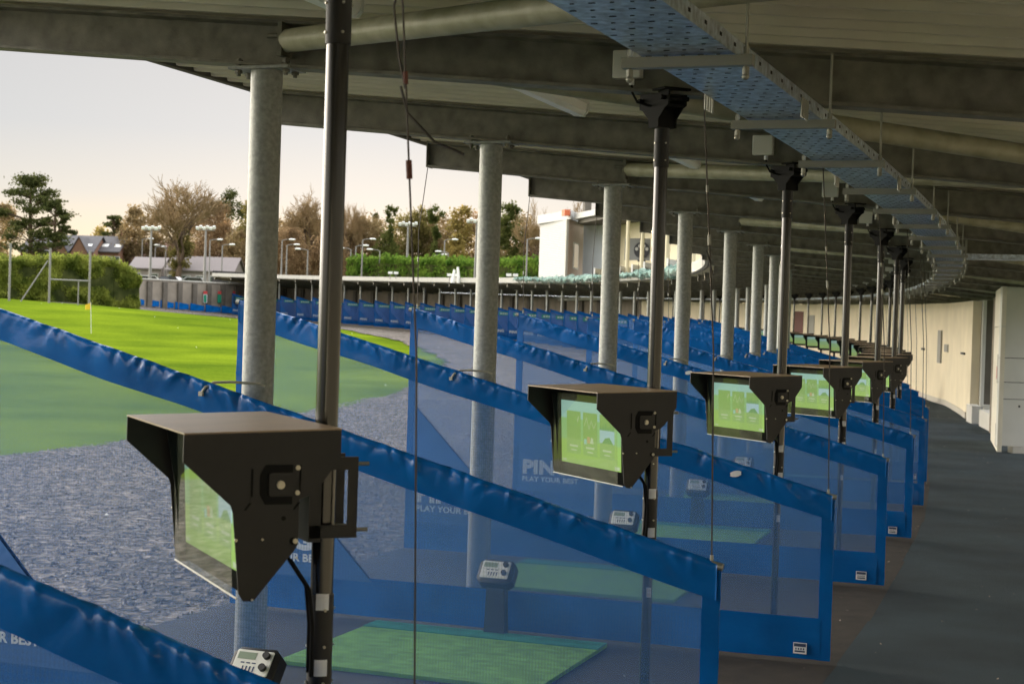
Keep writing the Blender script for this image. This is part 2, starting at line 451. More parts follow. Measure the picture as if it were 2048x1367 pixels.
def beam_mesh():
    mb = MB()
    def sec(x):
        z = beam_z(x); fw, ft, wt = .07, .016, .006
        return [(-fw, z), (fw, z), (fw, z+ft), (wt, z+ft+.008), (wt, z+BD-ft-.008), (fw, z+BD-ft), (fw, z+BD), (-fw, z+BD), (-fw, z+BD-ft), (-wt, z+BD-ft-.008), (-wt, z+ft+.008), (-fw, z+ft)]
    vs = []; n = 12
    for x in (4.262, -3.4):
        for y, z in sec(x): vs.append((x, y-.3529, z))
    fs = [(0, 1, 2, 11), (2, 3, 10, 11), (3, 4, 9, 10), (4, 5, 8, 9), (5, 6, 7, 8)]
    fs += [tuple(n+i for i in reversed(f)) for f in fs]
    for j in range(n): fs.append((j, n+j, n+(j+1) % n, (j+1) % n))
    mb.add(vs, fs)
    mb.box(4.262, -.3529-.075, beam_z(4.262)-.004, 4.272, -.3529+.075, beam_z(4.262)+BD+.004)   # end plate
    return mb.mesh('beam', M['beam'])
beam_me = beam_mesh()
def column_mesh():
    mb = MB(); zt = beam_z(2.5)-.018
    mb.tube([(2.5, -.3529, 0), (2.5, -.3529, zt)], .081, 28)
    return mb.mesh('column', M['galv'], True)
col_me = column_mesh()
def plate_mesh():
    mb = MB(); zt = beam_z(2.5)-.018
    mb.box(2.5-.17, -.3529-.1, zt, 2.5+.17, -.3529+.1, zt+.014)
    return mb.mesh('bearing_plate', M['galv'])
bolt_mes = []
for sx in (-.135, .135):
    for sy in (-.05, .05):
        mb = MB(); zt = beam_z(2.5)-.018
        mb.tube([(2.5+sx, -.3529+sy, zt-.03), (2.5+sx, -.3529+sy, zt+.06)], .011, 6)
        mb.tube([(2.5+sx, -.3529+sy, zt+.032), (2.5+sx, -.3529+sy, zt+.052)], .02, 6)
        mb.tube([(2.5+sx, -.3529+sy, zt-.016), (2.5+sx, -.3529+sy, zt-.001)], .02, 6)
        bolt_mes.append(mb.mesh('bolt', M['beam']))
plate_me = plate_mesh()
mb = MB(); mb.box(2.5-.13, -.3529-.12, .002, 2.5+.13, -.3529+.12, .016); foot_me = mb.mesh('base_plate', M['galv'])
def inst(me, name, W, parent=can):
    o = bpy.data.objects.new(name, me); COL.objects.link(o); o.matrix_basis = W
    return hang(o, parent)
def sub(me, name, parent):
    o = bpy.data.objects.new(name, me); COL.objects.link(o); o.parent = parent
    return o
for k in range(KA, KB+1):
    W = frame(k)
    inst(beam_me, 'beam', W)
    c = inst(col_me, 'column', W)
    sub(plate_me, 'bearing_plate', c); sub(foot_me, 'base_plate', c)
    if k < 14:
        for bm_ in bolt_mes: sub(bm_, 'bolt', c)

# corrugated roof: ribs run with the beams, sheets laid bay by bay
mb = MB(); NR = 14
prof = [(0, .036), (.28, .036), (.285, .088), (.345, .088), (.35, .036), (.42, .0), (.58, .0), (.64, .036), (.645, .07), (.675, .07), (.68, .036)]
rows = []
def rz(r): return beam_z(r)+BD+.012
for r in (4.40, 0.4, -3.9):
    row = []
    for k in range(KA, KB):
        for i in range(NR):
            for u, h in prof:
                row.append(P(k+(i+u)/NR, r, rz(r)+h, .3529))
    rows.append(row)
n = len(rows[0]); mb.v = [tuple(v) for row in rows for v in row]
for a in range(2):
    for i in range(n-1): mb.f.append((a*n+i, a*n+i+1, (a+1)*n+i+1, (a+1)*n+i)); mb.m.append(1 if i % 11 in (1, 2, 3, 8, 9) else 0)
M['groove_shade'] = mat('groove_shade', (.16, .15, .11), .85, var=.3, vscale=3)  # darker groove faces stand in for shade between the ribs
rs = part(mb, 'roof_sheet', [M['sheet'], M['groove_shade']])
mb = MB()
sweep(mb, [(4.40, rz(4.4)+.10), (4.40, rz(4.4)+.15), (-3.9, rz(-3.9)+.15), (-3.9, rz(-3.9)+.10)], KA, KB, .25, off=.3529)
hang(mb.build('roof_cover', M['trim_dark']), can)
mb = MB()
sweep(mb, [(4.41, rz(4.4)-.012), (4.47, rz(4.4)-.012), (4.47, rz(4.4)+.05), (4.41, rz(4.4)+.05)], KA, KB, .25, off=.3529)
part(mb, 'eave_trim', M['trim_dark'])
mb = MB()
sweep(mb, [(4.475, rz(4.4)+.0), (4.56, rz(4.4)+.02), (4.56, rz(4.4)+.36), (4.40, rz(4.4)+.36), (4.40, rz(4.4)+.12), (4.475, rz(4.4)+.06)], KA, KB, .25, off=.3529)
M['fascia'] = mat('fascia', (.29, .285, .26), .6, var=.1, vscale=3)
part(mb, 'fascia', M['fascia'])
# pale cladding line at the last bay
mb = MB()
# tie tubes between beams
for k in (-3, -1, 1, 3, 5, 7, 9, 11):
    for k2 in (k-1, k+1):
        s = 1 if k2 > k else -1
        a = P(k, 2.4, beam_z(2.4)+BD*.58, .3529+s*.02); b = P(k2, -2.2, beam_z(-2.2)+BD*.5, .3529-s*.02)
        d = (b-a).normalized()
        mb = MB(); mb.tube([a+d*.05, b-d*.05], .060, 20)
        part(mb, 'tie_tube', M['strut'], smooth=True)
        for e, q, kk in ((a, 1, k), (b, -1, k2)):
            W = frame(kk); W.translation = e+d*q*.03
            mb = MB(); mb.box(-.012, -.07, -.085, .012, .07, .085, W)
            mb.tube([W.to_3x3() @ Vector((.0, 0, .03))+e, W.to_3x3() @ Vector((.09, 0, .03))+e], .012, 6)
            part(mb, 'tie_bracket', M['beam'])

# ------------------------------------------------------------------ cable tray under the beams
tr = empty('cable_tray', P(8, -.2, 2.99), 'perforated galvanised cable tray hung on bars below the beams above the walkway edge', 'cable tray')
TZ = 3.012
mb = MB(); sweep(mb, [(-.06, TZ), (-.38, TZ), (-.38, TZ+.055), (-.37, TZ+.055), (-.37, TZ+.004), (-.07, TZ+.004), (-.07, TZ+.055), (-.06, TZ+.055)], -3, 40, .125)
hang(mb.build('tray', M['tray']), tr)
mb = MB()
for k100 in range(-100, 900, 3):
    k = k100/100
    rows_ = [(-.085-.03*j, .006 if j % 3 else .010) for j in range(10)]
    for j, (r, w) in enumerate(rows_):
        if (k100//3+j) % 2: continue
        a = frame(k, r, TZ-.0012)
        mb.box(-w, -.0035, -.0006, w, .0035, .0008, a)
    if (k100//3) % 2 == 0:
        W = frame(k, -.3808, TZ+.03); mb.box(-.0008, -.012, -.006, .0008, .012, .006, W)
tag(hang(mb.build('slot', M['hole']), tr), kind='stuff')
mb = MB()
for z0, z1, k0, k1 in ((TZ+.002, TZ+.006, 4.84, 4.95), (TZ+.0065, TZ+.06, 4.84, 4.846), (TZ+.0065, TZ+.06, 4.944, 4.95)):
    sweep(mb, [(-.39, z0), (-.39, z1), (-4.0, z1), (-4.0, z0)], k0, k1, k1-k0)
hang(mb.build('branch_tray', M['tray']), tr)
bar_me = MB()
bar_me.box(.005, -.0205, -.018, -.445, .0205, .018)
bar_me = bar_me.mesh('hanger_bar', M['zinc'])
rod_mes = []
for r in (-.02, -.42):
    rm = MB()
    rm.tube([(r, 0, -.05), (r, 0, .16 if r > -.1 else .30)], .006, 6)
    rm.tube([(r, 0, -.045), (r, 0, -.022)], .012, 8)
    rm.sphere((r, 0, -.053), .013, nu=8, nv=6)
    rm.tube([(r, 0, .022), (r, 0, .045)], .011, 6)
    rod_mes.append(rm.mesh('hanger_rod', M['zinc'], True))
for i in range(-3, 60):
    k = .5+i*.502
    b = inst(bar_me, 'hanger_bar', frame(k, 0, TZ-.024), tr)
    if i < 40:
        for rm in rod_mes: sub(rm, 'hanger_rod', b)
for k in range(0, 7):
    for kk, r in ((k+.78, -.055), (k+.86, -.386)):
        for j in range(4):
            mb = MB(); p = P(kk+j*.012, r, TZ-.055); mb.tube([p, p+Vector((0, 0, .08))], .005, 6)
            hang(mb.build('splice_bolt', M['zinc']), tr)

# ------------------------------------------------------------------ bay dividers
def top_z(x): return HO+(HI-HO)*x/LP
def divider_proto(seed, fine, far=False):
    rng = random.Random(seed)
    root = empty('bay_divider')
    def put(mb, name, m, smooth=False): return mb.build(name, m, root, None, smooth)
    # mesh panel
    mb = MB(); nx, nz = (40, 10) if fine else (10, 4); vs = []; fs = []
    x0, x1 = .055, LP-.05
    for i in range(nx+1):
        x = x0+(x1-x0)*i/nx
        for j in range(nz+1):
            zz = .27+(top_z(x)-.13-.27)*j/nz
            y = .012*noise.noise(Vector((x*1.1+seed, zz*1.3, seed)))
            vs.append((x, y, zz))
    for i in range(nx):
        for j in range(nz):
            a = i*(nz+1)+j; fs.append((a, a+1, a+nz+2, a+nz+1))
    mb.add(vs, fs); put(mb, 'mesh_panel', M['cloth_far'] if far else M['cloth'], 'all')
    # folded top hem over a rail, puckered along the lacing
    folds = [(rng.uniform(.05, LP-.05), rng.uniform(.007, .018), rng.uniform(-1, 1), rng.uniform(-.9, .9), 0) for _ in range(150)]+[(rng.uniform(.1, LP-.1), rng.uniform(.02, .05), rng.uniform(-1, 1), rng.uniform(-1.6, 1.6), 1) for _ in range(26)]
    mb = MB(); nx = 420 if fine else 60; half = [(.013, -.165), (.0145, -.14), (.016, -.115), (.018, -.09), (.020, -.068), (.021, -.05), (.0215, -.035), (.0205, -.022), (.0165, -.009)]; ring = [(-a, b) for a, b in half]+[(0, 0)]+half[::-1]
    vs = []
    for i in range(nx+1):
        x = LP*i/nx; zt = top_z(x)
        for j, (y, dz) in enumerate(ring):
            d = 0
            depth = -dz/.165
            for fx, w, amp, lean, big in folds:
                u = (x-fx-lean*(-dz)*1.2)/(w*(1+depth*.8))
                if abs(u) < 2.2: d += amp*math.exp(-u*u)*((.012*max(0, 1-depth*1.6)*min(1, depth*9+.4)) if not big else .008*(1-depth*.6))
            d += .006*noise.noise(Vector((x*3+seed, dz*9, seed*2)))
            sag = .006*noise.noise(Vector((x*6, seed, 4))) if j in (8, 9, 10) else .012*noise.noise(Vector((x*1.7, seed, 8)))*depth
            vs.append((x, y+(d if y >= 0 else -d), zt+dz+sag))
    n = len(ring); fs = []
    for i in range(nx):
        for j in range(n-1):
            fs.append((i*n+j, i*n+j+1, (i+1)*n+j+1, (i+1)*n+j))
    fs.append(tuple(range(n))); fs.append(tuple(nx*n+j for j in range(n-1, -1, -1)))
    mb.add(vs, fs); put(mb, 'top_hem', M['vinyl'], 'all')
    # lower band
    mb = MB(); nx = 70 if fine else 12; nzb = 6; vs = []; fs = []
    for side in (1, -1):
        for i in range(nx+1):
            x = .05+(LP-.1)*i/nx
            for j in range(nzb+1):
                z = .022+.262*j/nzb
                y = side*.010+.012*noise.noise(Vector((x*2.3+seed, z*4, seed+3)))+.006*noise.noise(Vector((x*9+seed, z*5, seed+3)))
                vs.append((x, y, z))
    for s_ in range(2):
        b0 = s_*(nx+1)*(nzb+1)
        for i in range(nx):
            for j in range(nzb):
                a = b0+i*(nzb+1)+j; fs.append((a, a+1, a+nzb+2, a+nzb+1))
    mb.add(vs, fs); put(mb, 'base_band', M['vinyl'], 'all')
    # upright strips at both ends
    for a, b, top in ((-.016, .068, HO-.008), (LP-.062, LP+.014, HI-.008)):
        mb = MB(); nzs = 46 if fine else 8; vs = []; fs = []
        ringx = [(a+.002, -.0055), (a, 0), (a+.002, .0055), ((a+b)/2, .006), (b-.002, .005), (b-.002, -.005), ((a+b)/2, -.006)]
        for j in range(nzs+1):
            z = .02+(top-.02)*j/nzs
            for x, y in ringx:
                d = .0025*noise.noise(Vector((x*20, z*14, seed+y*50)))
                vs.append((x+d, y+d*1.3, z))
        n = len(ringx)
        for j in range(nzs):
            for q in range(n): fs.append((j*n+q, j*n+(q+1) % n, (j+1)*n+(q+1) % n, (j+1)*n+q))
        fs.append(tuple(range(n))); fs.append(tuple(nzs*n+q for q in range(n)))
        mb.add(vs, fs); put(mb, 'edge_strip', M['vinyl'], True)
    # solid corner patch that carries the lettering
    mb = MB()
    mb.prism([(LP-.055, .26), (LP-.055, 1.32), (LP-1.10, .26)], -.014, -.0165 if not far else -.02)
    mb.prism([(LP-.055, .26), (LP-.055, 1.32), (LP-1.10, .26)], .0145, .0165)
    put(mb, 'corner_patch', M['patch'])
    T = Matrix(((-1, 0, 0, LP-.10), (0, 0, 1, .0178), (0, 1, 0, .455), (0, 0, 0, 1)))
    if not far:
        put_text('lettering', 'PING', M['white_ink'], T, root, size=.20, sx=1.16, bold=.011, extrude=.0006)
        T2 = T.copy(); T2[2][3] = .365
        put_text('lettering', 'PLAY YOUR BEST', M['white_ink'], T2, root, size=.075, sx=1.06, bold=.0026, extrude=.0006)
    else:
        T[1][3] = .021
        put_text('lettering', 'PING', M['white_ink'], T, root, size=.25, sx=1.12, bold=.008, extrude=.0006)
        mb = MB(); mb.box(LP-.35, .030, 1.60, LP-1.35, .033, 1.82); lb = put(mb, 'sponsor_strip', M['mat_teal'])
        mb = MB()
        for q in range(5): mb.box(LP-.45-q*.17, .0335, 1.66, LP-.57-q*.17, .035, 1.76)
        mb.build('ink_mark', M['white_ink'], lb)
    if fine:
        mb = MB(); mb.box(.13, .0225, .055, .215, .0245, .125); t_ = put(mb, 'label_tag', M['tag'])
        mb = MB(); mb.box(.135, .025, .10, .21, .0258, .12); mb.box(.14, .025, .065, .205, .0258, .075)
        for q in range(4): mb.box(.145+q*.016, .025, .08, .153+q*.016, .0258, .092)
        mb.build('ink_mark', M['tag_ink'], t_)
        # tie round the column
        mb = MB(); zt = top_z(2.5)
        pts = [Vector((2.60, .030, zt-.035)), Vector((2.585, .02, zt-.005)), Vector((2.56, -.02, zt+.018)), Vector((2.52, -.12, zt+.02)), Vector((2.43, -.24, zt+.01)), Vector((2.415, -.27, zt-.0))]
        mb.tube(pts, .007, 8); mb.box(2.59, .024, zt-.048, 2.612, .038, zt-.026)
        put(mb, 'cable_tie', M['tie'], True)
        # top rail ends and small eyelets
        mb = MB()
        mb.tube([(-.022, 0, HO-.02), (.06, 0, top_z(.06)-.02)], .017, 10); mb.tube([(.03, 0, HO-.0), (.03, 0, HO+.03)], .008, 8)
        mb.tube([(LP+.03, 0, HI-.016), (LP-.06, 0, top_z(LP-.06)-.02)], .017, 10); mb.tube([(LP-.05, 0, HI-.0), (LP-.05, 0, HI+.035)], .008, 8)
        put(mb, 'top_rail', M['zinc'], True)
    return root

fine_protos = [divider_proto(s, True) for s in (3, 11, 23, 31)]
mid_proto = divider_proto(40, False)
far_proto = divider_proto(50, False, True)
used = set()
for k in range(-2, KB+1):
    if k <= 9: pr = fine_protos[(k+2) % 4]
    elif k <= 24: pr = mid_proto
    else: pr = far_proto
    if id(pr) in used: o = copy_tree(pr)
    else: o = pr; used.add(id(pr))
    o.matrix_basis = frame(k)
    n = k+1
    if k == -2: lb = 'blue vinyl-edged mesh divider just behind the camera position'
    elif k == -1: lb = 'blue vinyl-edged mesh divider beside the camera, cut off by the picture edge'
    elif k == 0: lb = 'blue vinyl-edged mesh divider in the near bottom corner, only its top hem and lettering showing'
    elif k <= 9: lb = 'blue vinyl-edged mesh divider, %s along the curved row counted from the near corner' % ordinal(n)
    elif k <= 24: lb = 'blue bay divider in the middle of the curved row, %s from the near end' % ordinal(n)
    else: lb = 'small dark blue far bay divider with white lettering, %s from the near end' % ordinal(n)
    tag(o, lb, 'divider', 'blue dividers between the bays')

# small worn badges on two of the hems
for k, px_, up_ in ((2, 1472, .07), (4, 1378, .075)):
    x = min((i*.01 for i in range(20, 400)), key=lambda q: abs(pix(P(k, q, top_z(q)-up_, -.022))[0]-px_))
    dv = [o for o in bpy.data.objects if o.name.startswith('bay_divider') and (o.matrix_basis.translation-P(k, 0)).length < .01][0]
    mb = MB(); zc = top_z(x)-up_
    mb.add([(x+.042*math.cos(a*.5236)*(1 if a % 3 else .8), .027, zc-.018*math.cos(a*.5236)*.4+.02*math.sin(a*.5236)) for a in range(12)]+[(x+.042*math.cos(a*.5236)*(1 if a % 3 else .8), .024, zc-.018*math.cos(a*.5236)*.4+.02*math.sin(a*.5236)) for a in range(12)],
           [tuple(range(11, -1, -1)), tuple(range(12, 24))]+[(i, (i+1) % 12, 12+(i+1) % 12, 12+i) for i in range(12)])
    mb.build('badge', M['tag'], dv)

# ------------------------------------------------------------------ screens on poles
def ui_mesh(mats):
    pass
BXL, BXR, YF, TOP = -.303, .381, .465, 1.799
M['ui_sky'] = mat('ui_sky', (.02, .03, .03), .3, emit=((.36, .62, .54), .4))
M['ui_mid'] = mat('ui_mid', (.02, .03, .02), .3, emit=((.30, .55, .22), .4))
M['ui_low'] = mat('ui_low', (.02, .03, .02), .3, emit=((.36, .58, .14), .4))
M['ui_card'] = mat('ui_card', (.02, .03, .02), .3, emit=((.26, .45, .12), .4))
M['ui_card2'] = mat('ui_card2', (.02, .03, .02), .3, emit=((.31, .50, .16), .4))
M['ui_water'] = mat('ui_water', (.02, .03, .03), .3, emit=((.42, .62, .66), .4))
M['ui_tree'] = mat('ui_tree', (.02, .03, .02), .3, emit=((.16, .36, .12), .4))
M['ui_ink'] = mat('ui_ink', (.02, .03, .02), .3, emit=((.55, .66, .42), .4))
M['ui_orange'] = mat('ui_orange', (.03, .02, .02), .3, emit=((.55, .42, .20), .4))
M['ui_sky_dim'] = mat('ui_sky_dim', (.02, .03, .03), .3, emit=((.36, .62, .54), .2)); M['ui_mid_dim'] = mat('ui_mid_dim', (.02, .03, .02), .3, emit=((.30, .55, .22), .2)); M['ui_low_dim'] = mat('ui_low_dim', (.02, .03, .02), .3, emit=((.36, .58, .14), .2))
def shield_mat():
    m = bpy.data.materials.new('clear_shield'); m.use_nodes = True
    nt = m.node_tree; N = nt.nodes; L = nt.links; N.clear()
    out = N.new('ShaderNodeOutputMaterial'); mix = N.new('ShaderNodeMixShader')
    tr_ = N.new('ShaderNodeBsdfTransparent'); tr_.inputs[0].default_value = (.93, .95, .92, 1)
    g = N.new('ShaderNodeBsdfGlossy'); g.inputs['Roughness'].default_value = .03
    fr = N.new('ShaderNodeFresnel'); fr.inputs[0].default_value = 1.5
    ma = N.new('ShaderNodeMath'); ma.operation = 'MULTIPLY'; ma.inputs[1].default_value = 1.5; ma.use_clamp = True
    L.new(fr.outputs[0], ma.inputs[0]); L.new(ma.outputs[0], mix.inputs[0]); L.new(tr_.outputs[0], mix.inputs[1]); L.new(g.outputs[0], mix.inputs[2]); df = N.new('ShaderNodeBsdfDiffuse'); df.inputs[0].default_value = (.42, .46, .30, 1)
    nz = N.new('ShaderNodeTexNoise'); nz.inputs['Scale'].default_value = 5; nz.inputs['Detail'].default_value = 6
    mv = N.new('ShaderNodeMath'); mv.operation = 'MULTIPLY'; mv.inputs[1].default_value = .24; L.new(nz.outputs[0], mv.inputs[0])
    m3 = N.new('ShaderNodeMixShader'); L.new(mv.outputs[0], m3.inputs[0]); L.new(mix.outputs[0], m3.inputs[1]); L.new(df.outputs[0], m3.inputs[2])
    L.new(m3.outputs[0], out.inputs[0])
    return m
M['shield'] = shield_mat()

def monitor_proto(detail=True):
    root = empty('screen_pole')
    def put(mb, name, m, smooth=False, parent=root): return mb.build(name, m, parent, None, smooth)
    # pole: thin foot, slotted sleeve below the box, thicker shaft, collar at the top
    nn = 20 if detail else 8
    mb = MB()
    mb.tube([(0, 0, .012), (0, 0, 1.16)], .0235, nn); mb.tube([(0, 0, 1.06), (0, 0, 3.02)], .0315, nn)
    put(mb, 'pole', M['pole'], True)
    mb = MB(); mb.tube([(0, 0, 2.84), (0, 0, 3.10)], .0355, nn); put(mb, 'sleeve', M['black'], True)
    mb = MB(); mb.tube([(0, 0, 1.02), (0, 0, 1.34)], .0345, nn); put(mb, 'sleeve', M['black'], True)
    mb = MB(); mb.box(-.11, -.11, 0.001, .11, .11, .014); put(mb, 'base_plate', M['black'])
    # bracket to the beam
    mb = MB()
    prof_ = [(-.13, 3.185), (.13, 3.185), (.13, 3.115), (.10, 3.105), (.045, 3.06), (.045, 3.02), (-.045, 3.02), (-.045, 3.06), (-.10, 3.105), (-.13, 3.115)]
    mb.prism(prof_, -.05, -.042); mb.prism(prof_, .042, .05)
    mb.box(-.12, -.042, 3.11, .12, .042, 3.12)
    mb.box(-.13, -.07, 3.186, .13, .07, 3.196)
    mb.box(-.04, -.041, 3.02, .04, .041, 3.105)
    for sx in (-.10, .10): mb.tube([(sx, -.075, 3.15), (sx, .075, 3.15)], .011, 8)
    put(mb, 'beam_bracket', M['black_soft'])
    # hood: two side plates, lid and rear plate; everything leans a touch
    side = [(0, 0), (0, -.068), (.122, -.180), (.128, -.198), (.148, -.400), (.160, -.420), (.186, -.422), (.288, -.302), (.298, -.285), (.298, -.172), (.326, -.162), (.345, -.150), (.405, -.072), (.405, 0)]
    side = [(YF-a, TOP+b-.03*a*-1) for a, b in side]
    for x in (BXL, BXR):
        mb = MB(); mb.prism(side, x-.0025, x+.0025, axes=(1, 2, 0)); pl = put(mb, 'side_plate', M['black'])
        if detail:
            s = -1 if x < 0 else 1
            mb = MB()
            cy, cz = YF-.245, TOP-.125; xo = x+s*.003
            ring = [(-.050, -.024), (-.036, -.050), (.034, -.050), (.034, -.030), (-.022, -.030), (-.030, -.02), (-.030, .02), (-.022, .030), (.034, .030), (.034, .050), (-.036, .050), (-.050, .024)]
            mb.prism([(cy-a, cz+b) for a, b in ring], xo, xo+s*.0015, axes=(1, 2, 0))
            mb.build('lock_recess', M['black_soft'], pl)
            mb = MB(); mb.box(xo+s*.0016, cy-.028, cz-.026, xo+s*.006, cy+.028, cz+.026); mb.build('lock_plate', M['black'], pl)
            for bx_ in ((cy+.068, cz-.03, cy+.073, cz+.04), (cy-.056, cz-.02, cy-.052, cz+.05)):
                mb = MB(); mb.box(xo, bx_[0], bx_[1], xo+s*.0015, bx_[2], bx_[3]); mb.build('slot', M['black_soft'], pl)
            for yy, zz in ((cy+.07, cz-.045), (cy-.056, cz-.045)):
                mb = MB(); mb.prism([(yy, zz), (yy+.006, zz), (yy+.02, zz-.018), (yy+.014, zz-.018)], xo, xo+s*.0015, axes=(1, 2, 0)); mb.build('slot', M['black_soft'], pl)
            for yy, zz, q in ((YF-.258, TOP-.21, .006), (YF-.285, TOP-.268, .010)):
                mb = MB(); mb.tube([(xo, yy, zz), (xo+s*.0015, yy, zz)], q, 10); mb.build('hole', M['black_soft'], pl)
            mb = MB(); mb.tube([(xo+s*.005, cy-.001, cz), (xo+s*.012, cy-.001, cz)], .0105, 16)
            mb.tube([(xo+s*.012, cy-.001, cz), (xo+s*.015, cy-.001, cz)], .007, 12); mb.build('lock', M['steel'], pl, None, True)
            for yy, zz, q in ((YF-.292, TOP-.083, .0062), (YF-.292, TOP-.146, .0062), (YF-.29, TOP-.268, .0065), (YF-.205, TOP-.262, .003), (YF-.137, TOP-.262, .0035), (YF-.294, TOP-.31, .003), (YF-.183, TOP-.412, .003)):
                mb = MB(); mb.tube([(xo, yy, zz), (xo+s*.004, yy, zz)], q, 10); mb.build('bolt', M['steel'], pl, None, True)
    tl = -.03  # slope of the lid
    def lz(y): return TOP+(YF-y)*.03
    mb = MB(); y0, y1 = YF, YF-.405
    mb.add([(BXL-.004, y0, lz(y0)), (BXR+.004, y0, lz(y0)), (BXR+.004, y1, lz(y1)), (BXL-.004, y1, lz(y1)), (BXL-.004, y0, lz(y0)+.004), (BXR+.004, y0, lz(y0)+.004), (BXR+.004, y1, lz(y1)+.004), (BXL-.004, y1, lz(y1)+.004)],
           [(0, 1, 2, 3), (4, 7, 6, 5), (0, 4, 5, 1), (1, 5, 6, 2), (2, 6, 7, 3), (3, 7, 4, 0)])
    put(mb, 'lid', M['lid'])
    # casing behind the screen
    mb = MB()
    prof_ = [(YF-.175, TOP-.012), (YF-.40, TOP-.006), (YF-.40, TOP-.07), (YF-.296, TOP-.165), (YF-.296, TOP-.285), (YF-.19, TOP-.415), (YF-.18, TOP-.41), (YF-.165, TOP-.2)]
    mb.prism(prof_, BXL+.003, BXR-.003, axes=(1, 2, 0))
    put(mb, 'casing', M['black_soft'])
    # display, set in the tilted plane between (YF-.155, TOP-.02) and (YF-.17, TOP-.40)
    za, zb = TOP-.022, TOP-.402
    def sp(u, v, d=0.0):       # u along the width from the viewer's left, v up
        x = BXR-.004+(BXL-BXR+.008)*u; t = 1-v
        return Vector((x, YF-.150-.018*t+d, za+(zb-za)*t))
    mb = MB(); mb.quad(sp(0, 0), sp(1, 0), sp(1, 1), sp(0, 1)); bez = put(mb, 'bezel', M['black_soft'])
    U0_, U1_, V0_, V1_ = .075, .925, .13, .90
    names = ['ui_sky', 'ui_mid', 'ui_low', 'ui_card', 'ui_card2', 'ui_water', 'ui_tree', 'ui_ink', 'ui_orange']
    sfx = '' if detail else '_dim'
    mb = MB()
    def q(m, u0, v0, u1, v1, d):
        mb.mi = names.index(m)
        f = lambda u, v: sp(U0_+(U1_-U0_)*u, V0_+(V1_-V0_)*v, d)
        mb.quad(f(u0, v0), f(u1, v0), f(u1, v1), f(u0, v1))
    def tri(m, pts, d):
        mb.mi = names.index(m)
        mb.add([sp(U0_+(U1_-U0_)*u, V0_+(V1_-V0_)*v, d) for u, v in pts], [tuple(range(len(pts)))])
    q('ui_sky', 0, .72, 1, 1, .0010); q('ui_mid', 0, .38, 1, .72, .0010); q('ui_low', 0, 0, 1, .38, .0010)
    if detail:
        for i, u in enumerate((.10, .38, .66)):
            q('ui_card', u, .16, u+.24, .84, .0016)
            q('ui_card2', u, .16, u+.24, .40, .0019)
            q('ui_ink', u+.05, .27, u+.19, .30, .0023); q('ui_ink', u+.07, .21, u+.17, .228, .0023)
        q('ui_water', .66, .40, .90, .62, .0021)
        for i in range(6):
            tri('ui_tree', [(.66+i*.04, .60), (.70+i*.04, .60), (.68+i*.04, .68+.03*(i % 3))], .0024)
        tri('ui_tree', [(.70, .40), (.88, .40), (.82, .50), (.75, .48)], .0025)
        for i, (a, b) in enumerate(((.40, .62), (.44, .76), (.48, .58), (.52, .72), (.56, .60), (.60, .70))):
            if i: tri('ui_ink', [(pa, pb), (a, b), (a+.006, b), (pa+.006, pb)], .0024)
            pa, pb = a, b
        tri('ui_ink', [(.28, .68), (.30, .76), (.315, .77), (.29, .67)], .0024)
        q('ui_orange', .45, .36, .50, .46, .0024); tri('ui_ink', [(.50, .36), (.56, .36), (.55, .44), (.52, .46)], .0026)
        q('ui_sky', .40, .34, .44, .42, .0024)
        q('ui_ink', .02, .03, .09, .06, .0022); q('ui_ink', .90, .02, .98, .07, .0022)
    mb.build('display', [M[n_+sfx] if n_+sfx in M else M[n_] for n_ in names], bez)
    if detail:
        mb = MB()
        f0 = Vector((0, .022, 0))
        mb.quad(sp(.004, -.02)+f0, sp(.93, -.02)+f0, sp(.93, .99)+f0*.9, sp(.004, .99)+f0*.9)
        put(mb, 'clear_shield', M['shield'])
        mb = MB(); mb.prism([(YF-.10, TOP-.02), (YF-.155, TOP-.02), (YF-.172, TOP-.41), (YF-.150, TOP-.40), (YF-.132, TOP-.2)], BXR-.05, BXR-.046, axes=(1, 2, 0))
        put(mb, 'side_fin', M['black_soft'])
        mb = MB(); a, b = sp(.004, -.02)+f0, sp(.996, -.02)+f0
        mb.tube([a, b], .0025, 6); put(mb, 'lower_rail', M['tie'])
        # clamp round the pole with a handle shaped plate
        mb = MB()
        hp = [(.0, .11), (-.065, .11), (-.075, .10), (-.075, -.055), (-.05, -.075), (.0, -.06)]
        hole = [(-.015, .075), (-.045, .075), (-.045, -.03), (-.015, -.02)]
        for x in (-.060, .052):
            mb.box(x, -.075, 1.50, x+.008, -.048, 1.72); mb.box(x, -.048, 1.685, x+.008, .06, 1.72); mb.box(x, -.048, 1.50, x+.008, .06, 1.535)
        mb.box(-.06, .028, 1.49, .06, .062, 1.73)
        put(mb, 'clamp', M['black'])
        for z in (1.70, 1.52):
            for x in (-.045, .045):
                mb = MB(); mb.tube([(x, -.11, z), (x, .05, z)], .0055, 8); put(mb, 'clamp_bolt', M['steel'], True)
        mb = MB()
        pts = [Vector((-.02, .10, 1.44)), Vector((-.045, .05, 1.36)), Vector((-.05, .04, 1.26)), Vector((-.035, .035, 1.16)), Vector((-.02, .03, 1.12))]
        mb.tube(pts, .0065, 8); mb.tube([p+Vector((.012, .006, .01)) for p in pts], .005, 8)
        put(mb, 'cable', M['black_soft'], True)
        for z in (1.30, 1.12, .84):
            mb = MB(); rr = .0352 if z > 1.02 else .0242
            for i in range(5):
                a0, a1 = rad(138+i*12), rad(150+i*12)
                mb.quad((rr*math.cos(a0), rr*math.sin(a0), z), (rr*math.cos(a1), rr*math.sin(a1), z), (rr*math.cos(a1), rr*math.sin(a1), z+.045), (rr*math.cos(a0), rr*math.sin(a0), z+.045))
            put(mb, 'paper_label', M['tag'])
